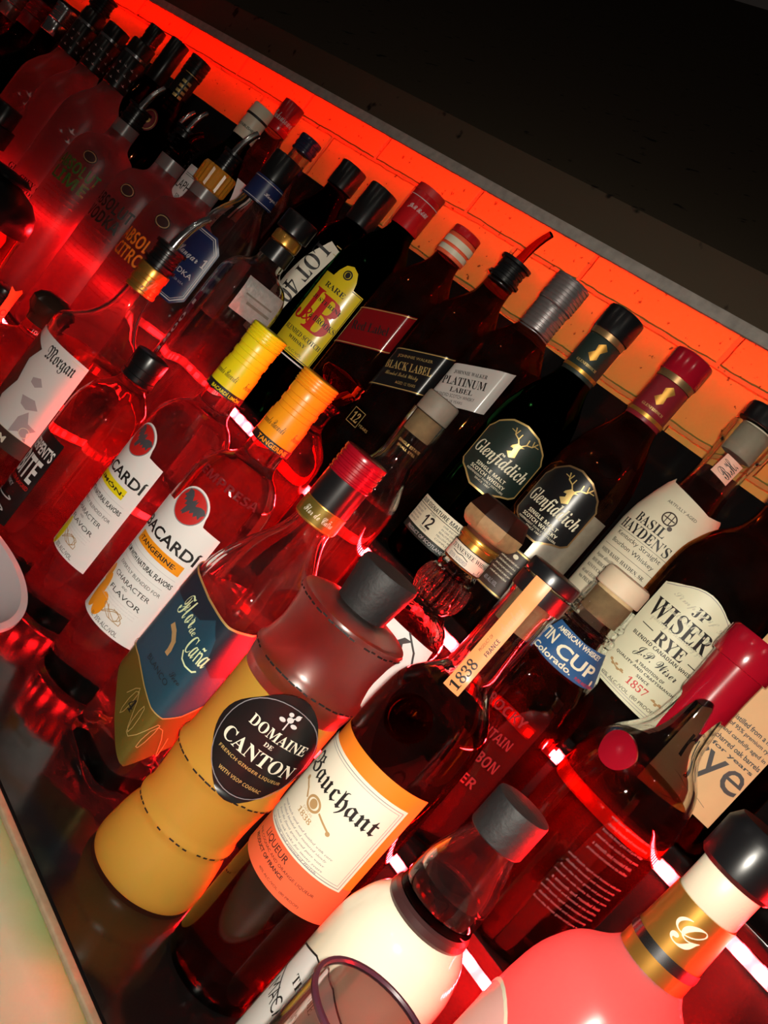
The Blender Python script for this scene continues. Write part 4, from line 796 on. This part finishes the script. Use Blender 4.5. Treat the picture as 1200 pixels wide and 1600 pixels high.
MP = [(.034, 0, 1), (.0380, .004, 1), (.0385, .015, 1), (.0383, .150, 1), (.0365, .176, 1), (.0300, .200, .7), (.0195, .222, .2), (.0160, .236), (.0150, .256), (.0150, .29)]
def malt(lab, x, gm, shm, edge, capm, h, u, v, low, w_=.072, nm=None):
    r = bot(lab, x, .735, 2, 0); sf = glass(r, MP, G[gm], stri, 72)
    lb = label(r, sf, edge, shield(u, v, w_, .073), (), 0, 'label_edge', .0006, thick=.0012)
    label(r, sf, shm, shield(u, v, w_ - .0035, .0695), [(k['goldp'], stag(u + .005, v + .0145, .0145)), (k['cream'], [('t', 'Glenfiddich', 'ital', u, v - .0045, w_ - .012, .0160), ('t', 'SINGLE MALT', 'sans', u, v - .0165, .032, .0035), ('t', 'SCOTCH WHISKY', 'sans', u, v - .0215, .038, .0035), ('t', 'INDEPENDENT FAMILY DISTILLERS', 'plain', u, v - .0256, .042, .0018), ('t', 'SINCE 1887', 'plain', u, v - .0285, .016, .0017)])], 2, 'label', .0012)
    low(r, sf)
    sl = lat('glass_seal', [(.0105, 0), (.0105, .0022), (.0090, .0028), (.0085, .0016), (.004, .0020), (0, .0022)], G[gm], r, n=40); sl.location = sf(.004, .1835, .0002); sl.rotation_euler = (radians(66), 0, radians(6))
    ribcap(r, .0172, .232, .274, nm or shm, 0, 'neck_foil'); cp = ribcap(r, .0190, .280, h, capm, 0, 'cap', .003); lat('cap_band', [(.0175, .274), (.0178, .2800)], k['bronze'], r)
    s3 = Surf([(.0173, .2), (.0173, .3)]); prints(r, s3, [(k['gold'], [('poly', [(.000, .250), (.004, .254), (.003, .260), (.007, .266), (.002, .270), (-.003, .266), (-.002, .260), (-.006, .255)]), ('rect', 0, .238, .107, .0035)]), (k['goldp'], [('t', 'GLENFIDDICH', 'serif', .000, .2455, .022, .0026)])], .0008, 'emblem')
    return r, sf
def low12(r, sf):
    label(r, sf, k['cream'], rect(-.018, .0490, .066, .028), [(k['soot'], [('t', 'OUR SIGNATURE MALT', 'sans', -.018, .0585, .060, .0042), ('line', [(-.050, .0548), (.014, .0548)], .0006), ('t', '12', 'sans', -.020, .0455, .013, .0115), ('t', 'AGED', 'plain', -.020, .0530, .008, .002), ('t', 'YEARS', 'plain', -.020, .0378, .010, .002)] + lines(5, -.040, .0520, .0034, .016, .0018, 'plain', ('ONE OF THE', 'WORLDS BEST', 'LOVED DRAMS', 'RICH IN OAK', 'AND FRUIT')) + lines(5, .004, .0520, .0034, .018, .0018, 'plain', ('OVER AND OVER', 'IN OAK CASKS', 'BEAUTIFULLY', 'MELLOW AND', 'COMPLEX')))], 0, 'lower_label')
    label(r, sf, k['lgreen'], rect(-.018, .0310, .066, .0075), [(k['pale'], [('t', 'PRODUCT OF SCOTLAND', 'plain', -.014, .0310, .050, .0032)])], 0, 'origin_band')
def low15(r, sf):
    label(r, sf, k['grey'], rect(.022, .100, .050, .088), (), 0, 'grey_band_label')
    label(r, sf, k['brown'], rect(-.016, .060, .046, .044), [(k['goldp'], [('line', [(-.039, .0805), (.007, .0805)], .0014), ('line', [(-.039, .0395), (.007, .0395)], .0014)]), (k['cream'], [('ell', -.006, .0755, .005, .004)] + lines(5, -.008, .070, .0040, .020, .0024, 'ital')), (k['greym'], [('t', '40% ALC./VOL.', 'sans', -.010, .0465, .014, .004)])], 1, 'lower_label')
malt('green three-sided malt bottle with dark green stag shield and black cap', -.482, 'green', k['lgreen'], k['goldp'], k['black'], .306, -.004, .133, low12)
malt('amber three-sided malt bottle with black stag shield and dark red cap', -.400, 'dark', k['lblack'], k['bronze'], k['wax'], .304, -.010, .131, low15, .066, k['wine'])
# bourbon with paper bib
r = bot('bourbon bottle draped with a cream paper bib and black cap', -.327, .765, 2)
sf = glass(r, [(.031, 0), (.0345, .004), (.0348, .150), (.0335, .170), (.0240, .195), (.0200, .215), (.0185, .235), (.0190, .262), (.0215, .266), (.0215, .284)], G['clear'], hollow=.0028, liquid=(.225, G['dark']))
ribcap(r, .0145, .258, .287, k['cap'], 0, 'stopper_plug'); ribcap(r, .0205, .288, .305, k['black'], 0, 'cap', .003)
bib = Surf([(.0365, .05), (.0365, .160), (.0350, .176), (.0300, .196), (.0245, .214), (.023, .225)])
bm = bmesh.new(); P = [(-.055, .070), (.018, .070), (.020, .13), (.024, .160), (.034, .190), (.040, .205), (.034, .207), (.016, .203), (-.004, .206), (-.026, .2095), (-.029, .213), (-.034, .2085), (-.046, .206), (-.052, .16)]
add_poly(bm, P); wrap(bm, bib, .0012)
bb = mk('paper_bib', bm, k['aged'], r, 40)
prints(bb, bib, [(k['soot'], [('t', 'ARTFULLY AGED', 'plain', -.003, .193, .028, .0026), ('t', 'BASIL', 'serif', -.015, .1685, .030, .0088), ('t', "HAYDEN'S", 'serif', -.014, .1580, .052, .0096), ('t', 'Kentucky Straight', 'plain', -.012, .1475, .046, .0052), ('t', 'Bourbon Whiskey', 'plain', -.012, .1400, .044, .0052), ('line', [(-.040, .1515), (.014, .1515)], .0003), ('line', [(-.040, .1345), (.014, .1345)], .0003), ('t', 'WHEN BASIL HAYDEN, SR.', 'serif', -.014, .1285, .048, .0040), ('t', 'began distilling his smooth', 'ital', -.015, .1225, .046, .0040), ('t', 'BOURBON here in 1796,', 'serif', -.016, .1165, .044, .0038), ('t', 'KENTUCKY was but 4 yrs', 'serif', -.016, .1105, .046, .0036), ('t', 'old and GEORGE WASHINGTON', 'serif', -.016, .1045, .048, .0034), ('t', 'was PRESIDENT.', 'serif', -.024, .0990, .028, .0034)]), (k['brown'], [('ring', -.006, .181, .013, .012, .0012), ('rect', -.006, .181, .010, .001), ('rect', -.008, .181, .0008, .010), ('rect', -.004, .181, .0008, .010), ('ell', -.001, .1745, .004, .004)])], .0019)
bm = bmesh.new(); add_poly(bm, [(-.008, .235), (.010, .232), (.011, .252), (-.006, .254)]); wrap(bm, sf, .0008)
tg = mk('stamp', bm, pb('peach_stamp', (.85, .45, .33), .5), r); prints(tg, sf, [(k['soot'], [('t', 'B.H.', 'script', .002, .243, .013, .013, pi / 2)])], .0014)
# rye with big cream label
r = bot('round dark rye bottle with large cream arched label', -.252, .735, 2)
sf = glass(r, [(.038, 0), (.0430, .004), (.0435, .15), (.0420, .172), (.0330, .194), (.0200, .208), (.0155, .222), (.0150, .245)], G['dark'], n=72)
ribcap(r, .0170, .235, .270, k['black'])
O = [(-.036, .052), (.030, .047), (.040, .060), (.040, .140), (.034, .1405), (.028, .144)] + [(.024 - .048 * i / 10, .144 + .009 * sin(pi * i / 10)) for i in range(1, 10)] + [(-.026, .144), (-.034, .1405), (-.036, .140)]
label(r, sf, pb('greenish_cream_paper', (.72, .70, .50), .5, noise=.05, nscale=30), O, [(k['soot'], [('t', 'JP', 'serif', .004, .136, .013, .0085), ('t', "WISER'S", 'serif', .003, .121, .066, .0165), ('t', 'RYE', 'serif', .002, .1035, .026, .0098), ('line', [(-.026, .105), (-.015, .1045)], .0007), ('line', [(.020, .102), (.030, .1015)], .0007), ('t', 'BLENDED CANADIAN WHISKY', 'sans', .003, .0955, .060, .0030), ('t', 'J.P. Wiser', 'script', .003, .0865, .038, .0100), ('t', 'A TRADITION OF', 'sans', .003, .0795, .026, .0024), ('t', 'QUALITY AND CRAFTSMANSHIP', 'sans', .003, .0755, .060, .0026), ('t', 'SINCE', 'sans', .003, .0712, .011, .0022), ('t', '40% ALC./VOL. (80 PROOF)', 'plain', .000, .0560, .052, .0036)]), (k['redp'], [('t', '1857', 'serif', .003, .0648, .018, .0062)]), (k['tan'], [('line', [(-.026, .068), (-.018, .0655), (-.011, .0655)], .0010), ('line', [(.032, .0635), (.024, .0635), (.017, .0640)], .0010)] + [('ell', -.025 + .003 * i, .0675 - .0005 * i + .001 * (-1) ** i, .003, .0016) for i in range(5)] + [('ell', .031 - .003 * i, .0635 + .001 * (-1) ** i, .003, .0016) for i in range(5)]), (k['greym'], [('line', [(-.034, .0560), (.036, .0515)], .0004), ('line', [(-.034, .0540), (.034, .0495)], .0004), ('line', [(-.033, .139)] + [(.024 - .048 * (10 - i) / 10, .1425 + .009 * sin(pi * i / 10)) for i in range(11)] + [(.038, .139)], .0005)]), (pb('faint_script_print', (.50, .48, .36), .5), lines(3, .006, .1125, -.012, .058, .0060, 'script', ('quality is something you just', 'should not hurry but', 'Simply if you')))])
# kraft label rye
r = bot('amber rye bottle with kraft paper label in big lower-case letters', -.165, .735, 2)
sf = glass(r, [(.037, 0, 1), (.0400, .004, 1), (.0402, .17, 1), (.0380, .192, .8), (.0200, .215, .2), (.0155, .228), (.015, .27)], G['rye'], ssq(5), 64)
ribcap(r, .0175, .255, .300, k['black'])
label(r, sf, k['kraft'], [(-.034, .026), (.023, .025), (.023, .165), (-.034, .165)], [(k['soot'], [('t', 'rye', 'plain', .000, .056, .043, .026)] + lines(5, .004, .098, .0062, .036, .0040, 'bold', ('distilled from a mash', 'of 95% premium rye', 'and carefully aged in', 'charred oak barrels', 'for years')) + [('t', 'by your side', 'bold', .008, .130, .024, .0045), ('line', [(-.016, .041), (.012, .034)], .0003)])])
